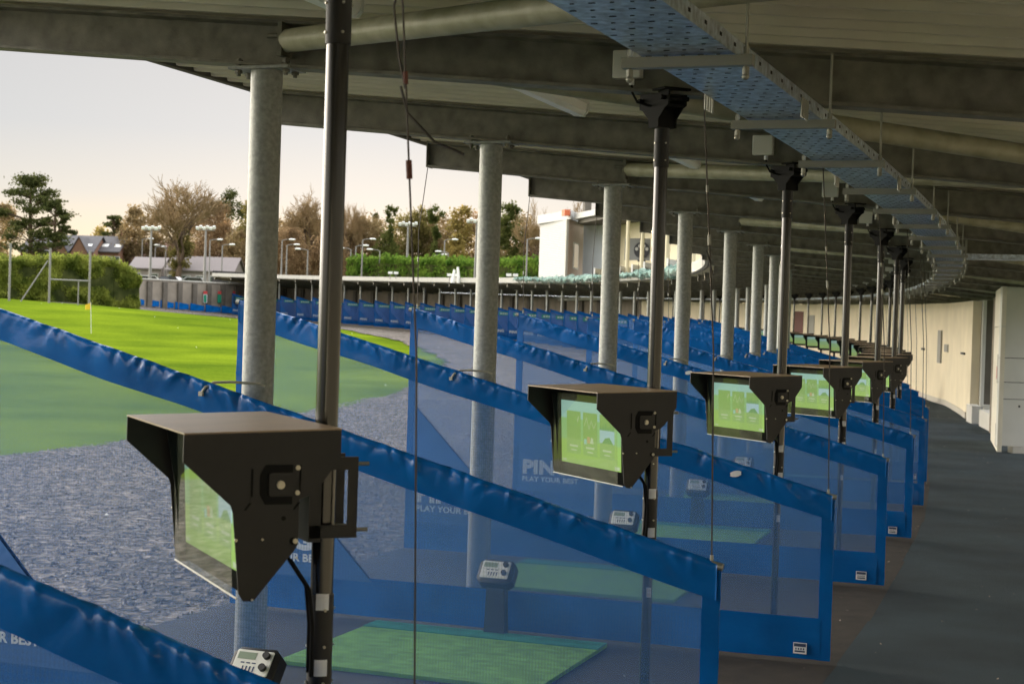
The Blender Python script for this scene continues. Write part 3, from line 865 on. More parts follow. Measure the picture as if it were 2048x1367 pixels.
        for z in (1.05, 1.10, 1.2, 1.30, 2.87, 2.95, 3.04):
            for a in (70, 160, 250):
                mb = MB()
                d = Vector((math.cos(rad(a+20)), math.sin(rad(a+20)), 0))*.034
                mb.tube([d+Vector((0, 0, z)), d*1.16+Vector((0, 0, z))], .0042, 6); put(mb, 'rivet', M['steel'])
    return root
mon_fine, mon_far = monitor_proto(True), monitor_proto(False)
used = set()
for k in range(-1, 27):
    pr = mon_fine if k <= 10 else mon_far
    if id(pr) in used: o = copy_tree(pr)
    else: o = pr; used.add(id(pr))
    yaw = heading(k) - 2.37
    n_ = Vector((math.sin(yaw), math.cos(yaw), 0))
    # pole centre on the beam line, a little behind the walkway end of the divider
    c = P(k, .41, 0, .345)
    # local x = (n.y, -n.x), y = n
    o.matrix_basis = Matrix(((n_.y, n_.x, 0, c.x), (-n_.x, n_.y, 0, c.y), (0, 0, 1, c.z), (0, 0, 0, 1)))
    if k == -1: lb = 'black hooded screen on a pole beside the camera, outside the picture'
    elif k == 0: lb = 'largest black hooded screen on its dark pole, side plate towards the camera'
    elif k == 1: lb = 'black hooded screen with tan lid sheen and lit green display, second of the row'
    elif k <= 10: lb = 'black hooded green-lit screen on a tall pole, %s along the row' % ordinal(k+1)
    else: lb = 'small distant hooded screen on a thin dark pole, %s along the row' % ordinal(k+1)
    tag(o, lb, 'screen', 'hooded screens on poles along the bays')

# ------------------------------------------------------------------ junction boxes on the beams
def jbox():
    root = empty('junction_box')
    mb = MB(); mb.bevel_box(-.068, 0, -.065, .068, .06, .065, .006); mb.build('box_body', M['plastic_white'], root)
    mb = MB(); mb.tube([(-.02, .03, -.065), (-.02, .03, -.095)], .013, 10); mb.build('gland', M['tube_white'], root, None, True)
    mb = MB(); pts = [Vector((-.02, .03, -.09)), Vector((-.025, .032, -.13)), Vector((-.05, .03, -.175)), Vector((-.10, .02, -.19)), Vector((-.155, -.0, -.195))]
    mb.tube(pts, .006, 6); mb.build('cable', M['black_soft'], root, None, True)
    return root
jb = jbox()
for i, k in enumerate(range(0, 13)):
    o = jb if i == 0 else copy_tree(jb)
    o.matrix_basis = frame(k, .575, beam_z(.575)+.125, .3529-.012)
    tag(o, 'white junction box on the beam above screen pole, %s from the camera' % ordinal(k+1), 'junction box', 'white junction boxes on the beams')

# ------------------------------------------------------------------ ceiling battens
def batten():
    root = empty('batten_light')
    mb = MB(); mb.prism([(-.052, -.02), (-.052, -.07), (-.034, -.098), (.034, -.098), (.052, -.07), (.052, -.02)], -.72, .72); mb.build('diffuser', M['tube_white'], root, None, False)
    mb = MB(); mb.box(-.058, -.75, -.019, .058, .75, .012); mb.build('body', M['plastic_white'], root)
    for s in (-1, 1):
        mb = MB(); mb.prism([(-.055, -.018), (-.055, -.072), (-.036, -.101), (.036, -.101), (.055, -.072), (.055, -.018)], s*.721, s*.752); mb.build('end_cap', M['plastic_white'], root)
    return root
bt = batten()
for i, k in enumerate(range(-1, 12)):
    o = bt if i == 0 else copy_tree(bt)
    W = frame(k+.60, 1.57, rz(1.57)-.02)
    o.matrix_basis = W @ Matrix.Rotation(-math.atan(.0858), 4, 'Y')
    lb = 'unlit white batten light under the roof, bay %s from the camera' % ordinal(k+1) if k >= 0 else 'unlit white batten light under the roof behind the camera'
    tag(o, lb, 'ceiling light', 'batten lights under the roof')

# ------------------------------------------------------------------ wires that hold the dividers up
for k in range(0, 13):
    root = empty('support_cable', frame(k, -.065 if k == 0 else 0))
    mb = MB(); top = beam_z(.12)
    mb.tube([(.03, 0, HO+.02), (.05, .01, 2.0), (.13, .03, top+.02)], .0027 if k < 1 else .0042, 6)
    if k == 0:
        mb.tube([(.115, .025, 2.93), (.135, .02, 2.86), (.12, .015, 2.74), (.10, .015, 2.66)], .0032, 6)
        mb.tube([(.11, .02, 2.665), (.09, .02, 2.60), (.02, .01, 2.53), (-.055, .0, 2.50)], .0036, 6)
    elif k == 1:
        mb.tube([(.095, .02, 2.44), (.075, .02, 2.38), (.06, .02, 2.33)], .004, 6)
    mb.build('wire', M['wire'], root, None, True)
    z1 = 2.44 if k == 0 else 2.42+.05*math.sin(k*2.1)
    f = lambda z: Vector((.05+.08*(z-2.0)/(top-1.98), .01+.02*(z-2)/(top-1.98), z))
    for za_, zb_, rr_ in ((z1, z1+.045, .008), (z1+.23, z1+.26, .0065)):
        mb = MB(); mb.tube([f(za_), f(zb_)], rr_, 8); mb.build('crimp', M['rust'] if k == 0 else M['zinc'], root, None, True)
    tag(root, 'thin steel wire holding up walkway end of a divider, %s from the camera' % ordinal(k+1), 'wire', 'support wires at the walkway ends')
for k in range(2, 11):
    root = empty('support_cable', frame(k, LP-.05))
    mb = MB(); mb.tube([(0, 0, HI+.02), (.03, -.05, 2.9), (.05, -.28, beam_z(LP)+.0)], .0042, 6); mb.build('wire', M['wire'], root, None, True)
    mb = MB(); mb.tube([(.018, -.03, 2.62), (.02, -.034, 2.66)], .009, 8); mb.build('crimp', M['zinc'], root, None, True)
    tag(root, 'thin steel wire holding up field end of a divider, %s from the camera' % ordinal(k-1), 'wire', 'support wires at the field ends')

# ------------------------------------------------------------------ tee mats and ball dispensing consoles
def tee_mat():
    root = empty('tee_mat')
    mb = MB(); mb.box(-.82, -.82, .004, .82, .62, .028); mb.build('turf', M['mat_green'], root)
    mb = MB(); mb.box(-.82, -.82, .0285, .82, -.60, .034); mb.build('hitting_strip', M['mat_teal'], root)
    return root
tm = tee_mat()
for i, k in enumerate(range(0, 11)):
    o = tm if i == 0 else copy_tree(tm)
    o.matrix_basis = frame(k+.70, 2.22, 0)
    tag(o, 'green artificial turf tee mat with teal strip in bay, %s from the camera' % ordinal(k+1), 'mat', 'tee mats in the bays')
def console():
    root = empty('ball_console')
    mb = MB(); mb.prism([(-.075, 0), (.075, 0), (.06, .39), (-.06, .39)], -.03, .05, axes=(0, 2, 1)); mb.build('post', M['black'], root)
    W = Matrix.Translation((0, .05, .455)) @ Matrix.Rotation(rad(-50), 4, 'X')
    mb = MB(); mb.bevel_box(-.125, -.085, -.11, .125, .095, .0, .03, W); mb.build('housing', M['black'], root, None, True)
    mb = MB(); mb.bevel_box(-.098, -.062, -.002, .098, .068, .006, .006, W); fc = mb.build('face_panel', M['plastic_white'], root)
    mb = MB(); mb.box(-.01, -.048, .0065, .085, -.012, .0075, W); mb.build('readout', mat('readout', (.22, .28, .2), .3), fc)
    for z in (-.035, .028):
        mb = MB(); c0 = W @ Vector((-.066, z, .006)); c1 = W @ Vector((-.066, z, .026)); mb.tube([c0, c1], .018, 16); mb.build('knob', M['black'], fc, None, True)
    mb = MB()
    for q in range(4): mb.box(-.02+q*.019, .024, .0065, -.013+q*.019, .052, .0075, W)
    for q in range(3): mb.box(-.02+q*.03, .004, .0065, .0+q*.03, .010, .0075, W)
    mb.build('ink_mark', M['tag_ink'], fc)
    return root
cs = console()
for i, k in enumerate(range(1, 12)):
    o = cs if i == 0 else copy_tree(cs)
    o.matrix_basis = frame(k, 2.17, 0, -.16)
    tag(o, 'grey ball dispensing console on black post in bay, %s from the camera' % ordinal(k), 'console', 'ball dispensing consoles in the bays')

# bits of leaf and grit blown onto the deck and walkway
mb = MB(); rng = random.Random(9)
for _ in range(420):
    k = rng.uniform(.6, 12); r = rng.choice((rng.uniform(-.06, .5), rng.uniform(-2.2, 0), rng.uniform(0, 4))); p = P(k, r, .0095)
    a = rng.uniform(0, 6.3); s = rng.uniform(.004, .015); u = Vector((math.cos(a), math.sin(a), .15))*s; v = Vector((-math.sin(a), math.cos(a), .1))*s*.6
    mb.quad(p-u, p+v, p+u+Vector((0, 0, .004)), p-v)
M['litter'] = mat('litter', (.22, .14, .07), .9, var=.6, vscale=3, col2=(.5, .47, .42))
tag(mb.build('leaf_litter', M['litter']), 'bits of dry leaf and grit on the deck and carpet', 'leaf litter', kind='stuff')

# ================================================================== rear wall and walkway things
def wall_sheet(name, m, k0, k1, out, z0, z1, th=.2, parent=None, dk=.25):
    mb = MB(); sweep(mb, [(-out, z0), (-out, z1), (-out-th, z1), (-out-th, z0)], k0, k1, dk)
    o = mb.build(name, m)
    return o
def wout(k): return float(np.interp(k, [11.25, 13.1, 13.6, 16.0], [1.99, 2.38, 2.32, 2.62]))
mb = MB(); vs = []; fs = []; kk = [11.25+i*.144 for i in range(131)]
for k in kk: vs += [P(k, -wout(k), 0), P(k, -wout(k), 2.9), P(k, -wout(k)-.25, 2.9), P(k, -wout(k)-.25, 0)]
for i in range(len(kk)-1):
    for j in range(4): fs.append((i*4+j, i*4+(j+1) % 4, i*4+4+(j+1) % 4, i*4+4+j))
fs += [(3, 2, 1, 0), tuple((len(kk)-1)*4+j for j in range(4))]
mb.add(vs, fs); bw = mb.build('back_wall', M['wall'])
tag(bw, 'long curved cream rear wall behind the walkway with window strip and doors', 'wall')
mb = MB(); vs = []; fs = []
for k in kk: vs += [P(k, -wout(k)+.025, .0), P(k, -wout(k)+.025, .16), P(k, -wout(k)+.001, .16), P(k, -wout(k)+.001, 0)]
for i in range(len(kk)-1):
    for j in range(4): fs.append((i*4+j, i*4+(j+1) % 4, i*4+4+(j+1) % 4, i*4+4+j))
mb.add(vs, fs); hang(mb.build('skirting', M['skirt']), bw)
def wall_px(x, y, ka=11.2, kb=34.0):
    best = None
    for i in range(int((kb-ka)/.02)):
        k = ka+i*.02; p = P(k, -wout(k), 1.5); q = pix(p)[0]
        if best is None or abs(q-x) < best[0]: best = (abs(q-x), k, p)
    k, p = best[1], best[2]
    d = Fv.dot(p-Vector((0, 0, EYE)))
    # height on that vertical line
    y0 = pix(p)[1]; y1 = pix(p+Vector((0, 0, 1)))[1]
    return k, 1.5+(y-y0)/(y1-y0)
def wall_panel(name, x0, x1, ytop, ybot, m, proud=.03, parent=bw):
    ka, zt = wall_px(x0, ytop); kb, zb = wall_px(x1, ybot)
    if ka > kb: ka, kb = kb, ka
    if zb > zt: zb, zt = zt, zb
    mb = MB(); o_ = wout((ka+kb)/2); sweep(mb, [(-o_+proud, zb), (-o_+proud, zt), (-o_-.03, zt), (-o_-.03, zb)], ka, kb, max(.01, (kb-ka)/3))
    return hang(mb.build(name, m), parent), ka, kb, zb, zt
kw0, zt0 = wall_px(1836, 716); kw1, zb1 = wall_px(1630, 686)
WZ0, WZ1 = 1.28, 1.76
nW = 13
for i in range(nW):
    a = kw0+(kw1-kw0)*i/nW; b = kw0+(kw1-kw0)*(i+1)/nW
    mb = MB(); sweep(mb, [(-2.925, WZ0-.04), (-2.925, WZ1+.04), (-2.951, WZ1+.04), (-2.951, WZ0-.04)], a+.005, b-.005, .2)
    w = hang(mb.build('window', M['frame_grey']), bw)
    mb = MB(); g = .06*(kw1-kw0)/nW*2
    sweep(mb, [(-2.918, WZ0), (-2.918, WZ1), (-2.9245, WZ1), (-2.9245, WZ0)], a+g, b-g, .2)
    pn = mb.build('pane', M['pane_lit'] if i in (6, 8, 9, 11, 12, 1) else M['pane']); pn.parent = w
    pn.matrix_parent_inverse = w.matrix_parent_inverse.copy(); pn.matrix_parent_inverse = Matrix()
for w in [c for c in bw.children if c.name.startswith('window')]:
    for pn in w.children: pn.matrix_parent_inverse = w.matrix_basis.inverted()
wall_panel('door', 1586, 1606, 622, 690, M['rust'], .02)
wall_panel('wall_vent', 1876, 1884, 660, 726, M['frame_grey'], .035)
wall_panel('switch_box', 1891, 1897, 688, 704, M['frame_grey'], .05)
wall_panel('sensor', 1926, 1930, 704, 709, M['black'], .05)
wall_panel('sensor', 1846, 1850, 695, 700, M['black'], .05)
wall_panel('door', 1618, 1628, 630, 668, M['frame_grey'], .02)

# return pier, doorway with steps, and the white panelled bay
def radial(o0, o1, k0, k1, z0, z1, m, name, parent=None):
    mb = MB(); sweep(mb, [(-o0, z0), (-o0, z1), (-o1, z1), (-o1, z0)], k0, k1, k1-k0)
    o = mb.build(name, M[m]); return hang(o, parent) if parent else o
tag(radial(1.985, 2.19, 11.06, 11.235, 0, 2.9, 'wall', 'wall_pier'), 'cream wall end pier beside the grey doorway', 'pier')
dr = empty('side_doorway', P(10.6, -2.4), 'narrow doorway with dark shaded block pier between the cream pier and the white bay', 'doorway')
radial(2.20, 2.28, 11.0, 11.2, .35, 2.92, 'wall_white', 'jamb', dr)
radial(2.285, 2.62, 11.08, 11.16, .40, 2.92, 'concrete_dark', 'door', dr)  # shadowed block pier, its shade put into the dark colour
radial(1.885, 3.0, 9.66, 9.78, .0, 2.92, 'block', 'jamb', dr)
radial(2.29, 3.4, 11.0, 11.07, .0, .40, 'concrete_pale', 'threshold', dr)
tag(radial(1.86, 2.08, 10.66, 10.95, .007, .42, 'concrete_pale', 'step'), 'pale concrete block step at the foot of the doorway', 'step', 'concrete steps by the doorway')
tag(radial(1.94, 2.4, 9.82, 10.45, .007, .38, 'concrete_pale', 'step'), 'lower pale concrete step next to the white panelled bay', 'step', 'concrete steps by the doorway')
mb = MB(); W = frame(9.6, -1.98, 1.02)
mb.tube([W @ Vector((0, 0, -.12)), W @ Vector((0, 0, .10)), W @ Vector((0, 0, .14))], [.05, .05, .02], 12); mb.tube([W @ Vector((0, 0, .14)), W @ Vector((0, .0, .9)), W @ Vector((.0, .04, 1.4))], .012, 6)
tag(mb.build('fire_point', M['red'], None, None, True), 'small red fire point on the brick jamb beside the white bay', 'fire point')

F_ = at(1994, 906, 29.3); L_ = at(1981, 880, 32.6)
ks_, _r = near_k(F_.x, F_.y)
wb = empty('white_panel_bay', Vector((F_.x, F_.y, 0)), 'white panelled wall bay jutting out beside the walkway at the right edge', 'wall bay')
fz = .0; zt = 3.02
fa = Vector((F_.x, F_.y, 0)); la = Vector((L_.x, L_.y, 0)); fb = fa+Vector((3.2, .35, 0)); lb_ = fb+Vector((.3, 5.5, 0)); la2 = la+Vector((1.5, 0, 0))
def poly_wall(a, b, z0, z1, th, m, name, parent):
    mb = MB(); d = (b-a); d.z = 0; n_ = Vector((-d.y, d.x, 0)).normalized()*th
    vs = [a+Vector((0, 0, z0)), b+Vector((0, 0, z0)), b+n_+Vector((0, 0, z0)), a+n_+Vector((0, 0, z0)), a+Vector((0, 0, z1)), b+Vector((0, 0, z1)), b+n_+Vector((0, 0, z1)), a+n_+Vector((0, 0, z1))]
    mb.add(vs, [(0, 1, 2, 3), (4, 7, 6, 5), (0, 4, 5, 1), (1, 5, 6, 2), (2, 6, 7, 3), (3, 7, 4, 0)])
    return hang(mb.build(name, m), parent)
seams = [.14, .985, 1.29, 1.73, zt]
for i in range(4):
    poly_wall(fa, fb, seams[i]+(.006 if i else 0), seams[i+1]-.006, .09, M['wall_white'], 'front_panel', wb)
poly_wall(fa+Vector((.02, .03, 0)), fb+Vector((0, .03, 0)), .15, zt-.02, .05, M['hole'], 'backing', wb)
for z0, z1 in ((.03, 2.29), (2.302, zt)):
    poly_wall(la, fa+Vector((-.004, -.002, 0)), z0, z1, .08, M['side_warm_lit'], 'side_panel', wb)
dd = (fa-la).normalized(); nn_ = Vector((dd.y, -dd.x, 0)).normalized()
for t0, t1, z0, z1, m, nm in ((.70, .98, 1.25, 1.78, 'frame_grey', 'notice_board'), (.62, .68, 1.32, 1.55, 'red', 'red_notice'), (.74, .95, .10, .50, 'frame_grey', 'vent_grille')):
    a = la+(fa-la)*t0+nn_*.012; b = la+(fa-la)*t1+nn_*.012
    poly_wall(a, b, z0, z1, .014, M[m], nm, wb)
for t in (.3, 2.0):
    W = Matrix.Translation(fa+Vector((t, .06, 0)))
    mb = MB(); mb.box(0, 0, .007, .45, .3, .13, W); hang(mb.build('foot_block', M['concrete_pale']), wb)
mb = MB(); c = fa+(fb-fa)*.12; mb.tube([c+Vector((0, -.012, .86)), c+Vector((0, .0, .86))], .02, 10); hang(mb.build('vent_cap', M['black']), wb)

# unseen wall that closes off light along the walkway, right of the picture
nw = wall_sheet('cream_side_wall', M['wall'], -7, 7.0, 4.4, 0, 2.95, .25)
tag(nw, 'cream wall along the walkway beside the camera, outside the picture', 'wall')
# low brown litter bin by the rear wall
W = frame(13.35, -.62, 0)
bn = empty('litter_bin', W, 'red-brown wooden litter bin with raised back on the walkway near the rear wall', 'bin')
mb = MB(); mb.bevel_box(-.22, -.2, .0, .22, .2, .62, .02); mb.build('bin_body', M['rust'], bn)
mb = MB(); mb.box(-.24, -.22, .62, .24, .22, .66); mb.build('bin_lid', mat('bin_lid', (.3, .17, .13), .6), bn)
mb = MB(); mb.box(-.26, -.26, .36, .26, -.225, .98); mb.build('back_board', M['rust'], bn)

# ---- block wall behind the far bays
fw = wall_sheet('block_wall', M['block'], 30.02, KB+.4, 2.95, -.2, 3.25, .3)
tag(fw, 'grey-brown blockwork rear wall with dark pilasters behind the far bays', 'wall')
for i, k in enumerate(np.arange(30.5, KB+.3, 1.0)):
    mb = MB(); k = float(k); sweep(mb, [(-2.80, 0), (-2.80, 2.9), (-2.949, 2.9), (-2.949, 0)], k, k+.16, .16)
    hang(mb.build('pilaster', M['concrete_dark']), fw)
nb = {31.2: 'tag', 33.1: 'mat_teal', 35.3: 'tag', 37.0: 'red', 39.4: 'tag', 41.6: 'ui_card2', 43.2: 'tag', 45.7: 'ui_card2', 47.3: 'red', 48.9: 'ui_card2'}
M['lime'] = mat('lime', (.45, .6, .12), .7)
descr = {'tag': 'white', 'mat_teal': 'teal', 'red': 'red', 'ui_card2': 'lime green'}
cnt = {}
for k, m in nb.items():
    mb = MB(); sweep(mb, [(-2.77, .95), (-2.77, 1.75), (-2.795, 1.75), (-2.795, .95)], k, k+.24, .24)
    cnt[m] = cnt.get(m, 0)+1
    tag(mb.build('notice_board', M['lime' if m == 'ui_card2' else m]), '%s notice on the far block wall, %s of its colour from the clubhouse' % (descr[m], ordinal(cnt[m])), 'notice')

# ================================================================== far left: retaining wall, low screens, posts, hedge
def sheet_wall(pts, zb, zt, th, m, name):
    mb = MB()
    for i in range(len(pts)-1):
        a, b = Vector(pts[i]), Vector(pts[i+1]); a.z = b.z = 0; d = (b-a); n_ = Vector((-d.y, d.x, 0)).normalized()*th
        z = [zb[i], zb[i+1], zt[i], zt[i+1]]
        vs = [a+Vector((0, 0, z[0])), b+Vector((0, 0, z[1])), b+n_+Vector((0, 0, z[1])), a+n_+Vector((0, 0, z[0])), a+Vector((0, 0, z[2])), b+Vector((0, 0, z[3])), b+n_+Vector((0, 0, z[3])), a+n_+Vector((0, 0, z[2]))]
        mb.add(vs, [(3, 2, 1, 0), (4, 5, 6, 7), (0, 1, 5, 4), (1, 2, 6, 5), (2, 3, 7, 6), (3, 0, 4, 7)])
    return mb.build(name, m)
RW = [at(176, 606, 146), at(213, 590, 147), at(245, 608, 148), at(556, 630, 166)]
rw = sheet_wall([RW[0], RW[1], RW[2], RW[3]], [1.0, 1.0, 1.0, 1.0], [3.0, 3.15, 4.95, 4.95], .4, M['concrete'], 'retaining_wall')
tag(rw, 'concrete retaining wall with dark ribs and a sloped left end behind the low blue panels', 'retaining wall')
for i in range(10):
    t = .15+i*.092
    p = RW[2].lerp(RW[3], t); d = (RW[3]-RW[2]).normalized(); d.z = 0
    W = Matrix.Translation((p.x, p.y, 0)) @ Matrix.Rotation(math.atan2(d.y, d.x), 4, 'Z')
    mb = MB(); mb.box(-.28, -.22, 1.2, .28, -.002, 4.8, W); hang(mb.build('pilaster', M['concrete_dark']), rw)
mb = MB()
d = (RW[3]-RW[2]); d.z = 0; L0 = d.length; W = Matrix.Translation((RW[2].x, RW[2].y, 0)) @ Matrix.Rotation(math.atan2(d.y, d.x), 4, 'Z')
mb.box(-.1, -.1, 4.952, L0, .5, 5.06, W); hang(mb.build('coping', M['concrete_pale']), rw)
M['sign_green'] = mat('sign_green', (.02, .28, .16), .6); M['sign_red'] = mat('sign_red', (.55, .06, .06), .6); M['sign_yellow'] = mat('sign_yellow', (.55, .6, .06), .6)
for x, m1, m2, lb in ((405, 'tag', 'sign_green', 'white and green board with red heading on the retaining wall'), (434, 'sign_green', 'sign_green', 'all green board with red heading on the retaining wall'), (465, 'sign_yellow', 'sign_green', 'yellow and green board with red heading on the retaining wall')):
    t = (x-245)/(556-245); p = RW[2].lerp(RW[3], t)
    W = Matrix.Translation((p.x, p.y-.24, 0)) @ Matrix.Rotation(math.atan2(d.y, d.x), 4, 'Z')
    zc = at(x, 582, p.y).z; zl = at(x, 605, p.y).z
    root = empty('wall_board', W, lb, 'board', 'boards on the retaining wall')
    mb = MB(); mb.box(-.5, -.05, zl, .5, 0, zc-.3); mb.build('panel', M[m1], root)
    mb = MB(); mb.box(-.5, -.05, zc-.298, .5, 0, zc); mb.build('heading', M['sign_red'], root)
    mb = MB(); mb.box(-.48, -.056, zl+.05, -.1, -.051, zc-.35); mb.build('column_mark', M[m2], root)
p = at(190, 598, 145.5); W = Matrix.Translation((p.x, p.y-.1, 0))
root = empty('white_notice', W, 'plain white notice on posts at the left end of the retaining wall', 'notice')
zc, zl = at(190, 583, 145.5).z, at(190, 597, 145.5).z
mb = MB(); mb.box(-.42, -.04, zl, .42, 0, zc); mb.build('panel', M['tag'], root)
mb = MB()
for sx in (-.35, .35): mb.tube([(sx, .03, 1.5), (sx, .03, zc)], .03, 6)
mb.build('post', M['lamp_grey'], root)

# low blue panels in front of the wall
low = [(222, 253, 606, 147), (261, 288, 611, 149), (290, 318, 614, 150.5), (320, 347, 617, 152), (350, 377, 620, 153.5), (380, 408, 623, 155), (411, 441, 625.5, 156.5), (443, 470, 627.5, 158)]
for i, (x0, x1, yb, Z) in enumerate(low):
    a = at(x0, yb-1.5, Z); b = at(x1, yb+1.5, Z+1.0)
    s = Z/FPX
    ang = math.atan2(b.y-a.y, b.x-a.x); L0 = math.hypot(b.x-a.x, b.y-a.y)
    root = empty('low_panel', Matrix.Translation((a.x, a.y, a.z)) @ Matrix.Rotation(ang, 4, 'Z'), 'low solid blue panel on the gravel before the retaining wall, %s from its left end' % ordinal(i+1), 'panel', 'low blue panels before the retaining wall')
    mb = MB(); h1, h2 = 15.5*s, 11*s
    mb.prism([(0, .03), (L0, .03), (L0, h2), (0, h1)], -.03, .03); mb.build('sheet', M['vinyl'], root)
    mb = MB()
    for sx in (.05, L0-.05): mb.tube([(sx, .05, -.9), (sx, .05, h2)], .03, 6)
    mb.build('post', M['lamp_grey'], root)

# gravel bank that climbs from the lawn edge to the low panels and the hedge
mb = MB(); vs = []; fs = []
for x, y0, Z0, y1, Z1 in ((-60, 604, 118, 601, 126), (40, 606, 122, 602, 130), (100, 607.5, 126, 603, 133), (180, 613, 134, 605, 141), (240, 618, 138, 608, 147), (300, 623, 142, 614, 151), (380, 630, 144, 621.5, 154.5), (480, 641, 144, 629, 160)):
    a, b = at(x, y0, Z0), at(x, y1, Z1); c = b+Vector((0, 4, .1))
    vs += [a-Vector((0, 1.5, .5)), a, b, c]
for i in range(7):
    for j in range(3): fs.append((i*4+j, i*4+4+j, i*4+5+j, i*4+1+j))
mb.add(vs, fs); tag(mb.build('gravel_path', M['gravel'], None, None, 'all'), kind='structure')

# ------------------------------------------------------------------ foliage makers
def leaf(mb, c, s, rng, up=.0):
    a = Vector((rng.gauss(0, 1), rng.gauss(0, 1), rng.gauss(0, 1)+up)).normalized()
    b = a.orthogonal(); b.rotate(Matrix.Rotation(rng.uniform(0, 6.28), 3, a)); b.normalize()
    l = s*rng.uniform(.6, 1.4); w = l*rng.uniform(.35, .6)
    p = Vector(c)
    mb.add([p-a*l*.5, p+b*w*.5, p+a*l*.5, p-b*w*.5], [(0, 1, 2, 3)])

def twig_tree(mb, mt, base, H, spread, rng, levels=5, lean=0.0, trunk_r=None, first=.28, up=.5, kids=(3, 4), end_r=.03, budget=9000):
    """recursive bare tree: trunk and limbs into mb, fine twigs into mt"""
    trunk_r = trunk_r or H*.022
    count = [0]
    def grow(p, d, L, r, lev):
        if count[0] > budget: return
        n = 3 if lev < 2 else 2
        pts = [p]; q = p.copy(); dd = d.copy()
        for i in range(n):
            dd = (dd+Vector((rng.gauss(0, .14), rng.gauss(0, .14), rng.gauss(.02, .08)))).normalized()
            q = q+dd*(L/n); pts.append(q.copy())
        rs = [r*(1-.35*i/n) for i in range(n+1)]
        tgt = mb if lev < 3 else mt
        tgt.tube(pts, rs, 7 if lev == 0 else (5 if lev < 2 else 3), cap=False)
        count[0] += 1
        if lev >= levels: return
        m = rng.randint(*kids) + (2 if lev in (0, 1) else 0) + (1 if lev >= levels-2 else 0)
        for j in range(m):
            t = rng.uniform(.45, 1.0) if lev else rng.uniform(.55, 1.0)
            i = min(n-1, int(t*n)); s = pts[i].lerp(pts[i+1], t*n-i)
            ax = Vector((rng.gauss(0, 1), rng.gauss(0, 1), rng.gauss(0, .3)))
            nd = (dd*(up+.25)+ax.normalized()*spread+Vector((0, 0, .12))).normalized()
            grow(s, nd, L*rng.uniform(.58, .82), max(end_r, rs[i]*rng.uniform(.45, .65)), lev+1)
    grow(Vector(base), Vector((lean, 0, 1)).normalized(), H*first, trunk_r, 0)

def crown_leaves(mb, clumps, n, size, rng, up=0.0, flat=1.0, spread=.62):
    tot = sum(c[3] for c in clumps)
    for (x, y, z, r) in clumps:
        for _ in range(int(n*r/tot)):
            v = Vector((rng.gauss(0, 1), rng.gauss(0, 1), rng.gauss(0, 1)))*(r*spread)
            v.z *= flat
            leaf(mb, (x+v.x, y+v.y, z+v.z), size, rng, up)

M['lf_pine'] = leaf_mat('lf_pine', (.035, .046, .016), (.10, .11, .038), .35)
M['lf_ivy'] = leaf_mat('lf_ivy', (.05, .07, .02), (.14, .15, .045), .4)
M['lf_olive'] = leaf_mat('lf_olive', (.10, .095, .03), (.24, .20, .07), .5)
M['lf_gold'] = leaf_mat('lf_gold', (.19, .15, .05), (.36, .28, .09), .5)
M['lf_brown'] = leaf_mat('lf_brown', (.15, .11, .055), (.33, .25, .13), .5)
M['lf_rust'] = leaf_mat('lf_rust', (.17, .11, .06), (.34, .235, .13), .5)
M['lf_hedge'] = leaf_mat('lf_hedge', (.09, .125, .024), (.31, .34, .07), .4)
M['lf_shrub'] = leaf_mat('lf_shrub', (.06, .13, .02), (.2, .3, .05), .4)

def tree_root(name, x, Z, label, cat='tree', group='trees behind the range'):
    p = at(x, 540, Z); return empty(name, Vector((p.x, p.y, TER)), label, cat, group)
def tree_h(x, y, Z): return at(x, y, Z).z-TER

def bare_tree(x, ytop, wpx, Z, label, seed, m_twig='twig', levels=5, budget=5200, first=.3, haze=None, spread=.75, up=.5):
    rng = random.Random(seed); root = tree_root('bare_tree', x, Z, label); H = tree_h(x, ytop, Z)
    mb, mt = MB(), MB()
    twig_tree(mb, mt, (0, 0, 0), H, spread, rng, levels, budget=budget, first=first, up=up, end_r=.03)
    # fit the crown to the wanted height and width
    zs = max(v[2] for v in mt.v+mb.v); xs = sorted(abs(v[0]) for v in mt.v); xw = xs[int(len(xs)*.97)]
    sz = H/zs; sx = (wpx*Z/FPX*.5)/max(.3, xw)
    for b in (mb, mt): b.v = [(v[0]*sx, v[1]*sx, v[2]*sz) for v in b.v]
    mb.build('trunk', M['bark'], root, None, True)
    if haze:
        m, n, s = haze
        pts = [v for v in mt.v]
        for _ in range(n):
            v = pts[rng.randrange(len(pts))]
            leaf(mt, (v[0]+rng.gauss(0, .25), v[1]+rng.gauss(0, .25), v[2]+rng.gauss(0, .25)), s, rng)
        mt.build('crown', M[m], root)
    else:
        mt.build('crown', M[m_twig], root)
    return root
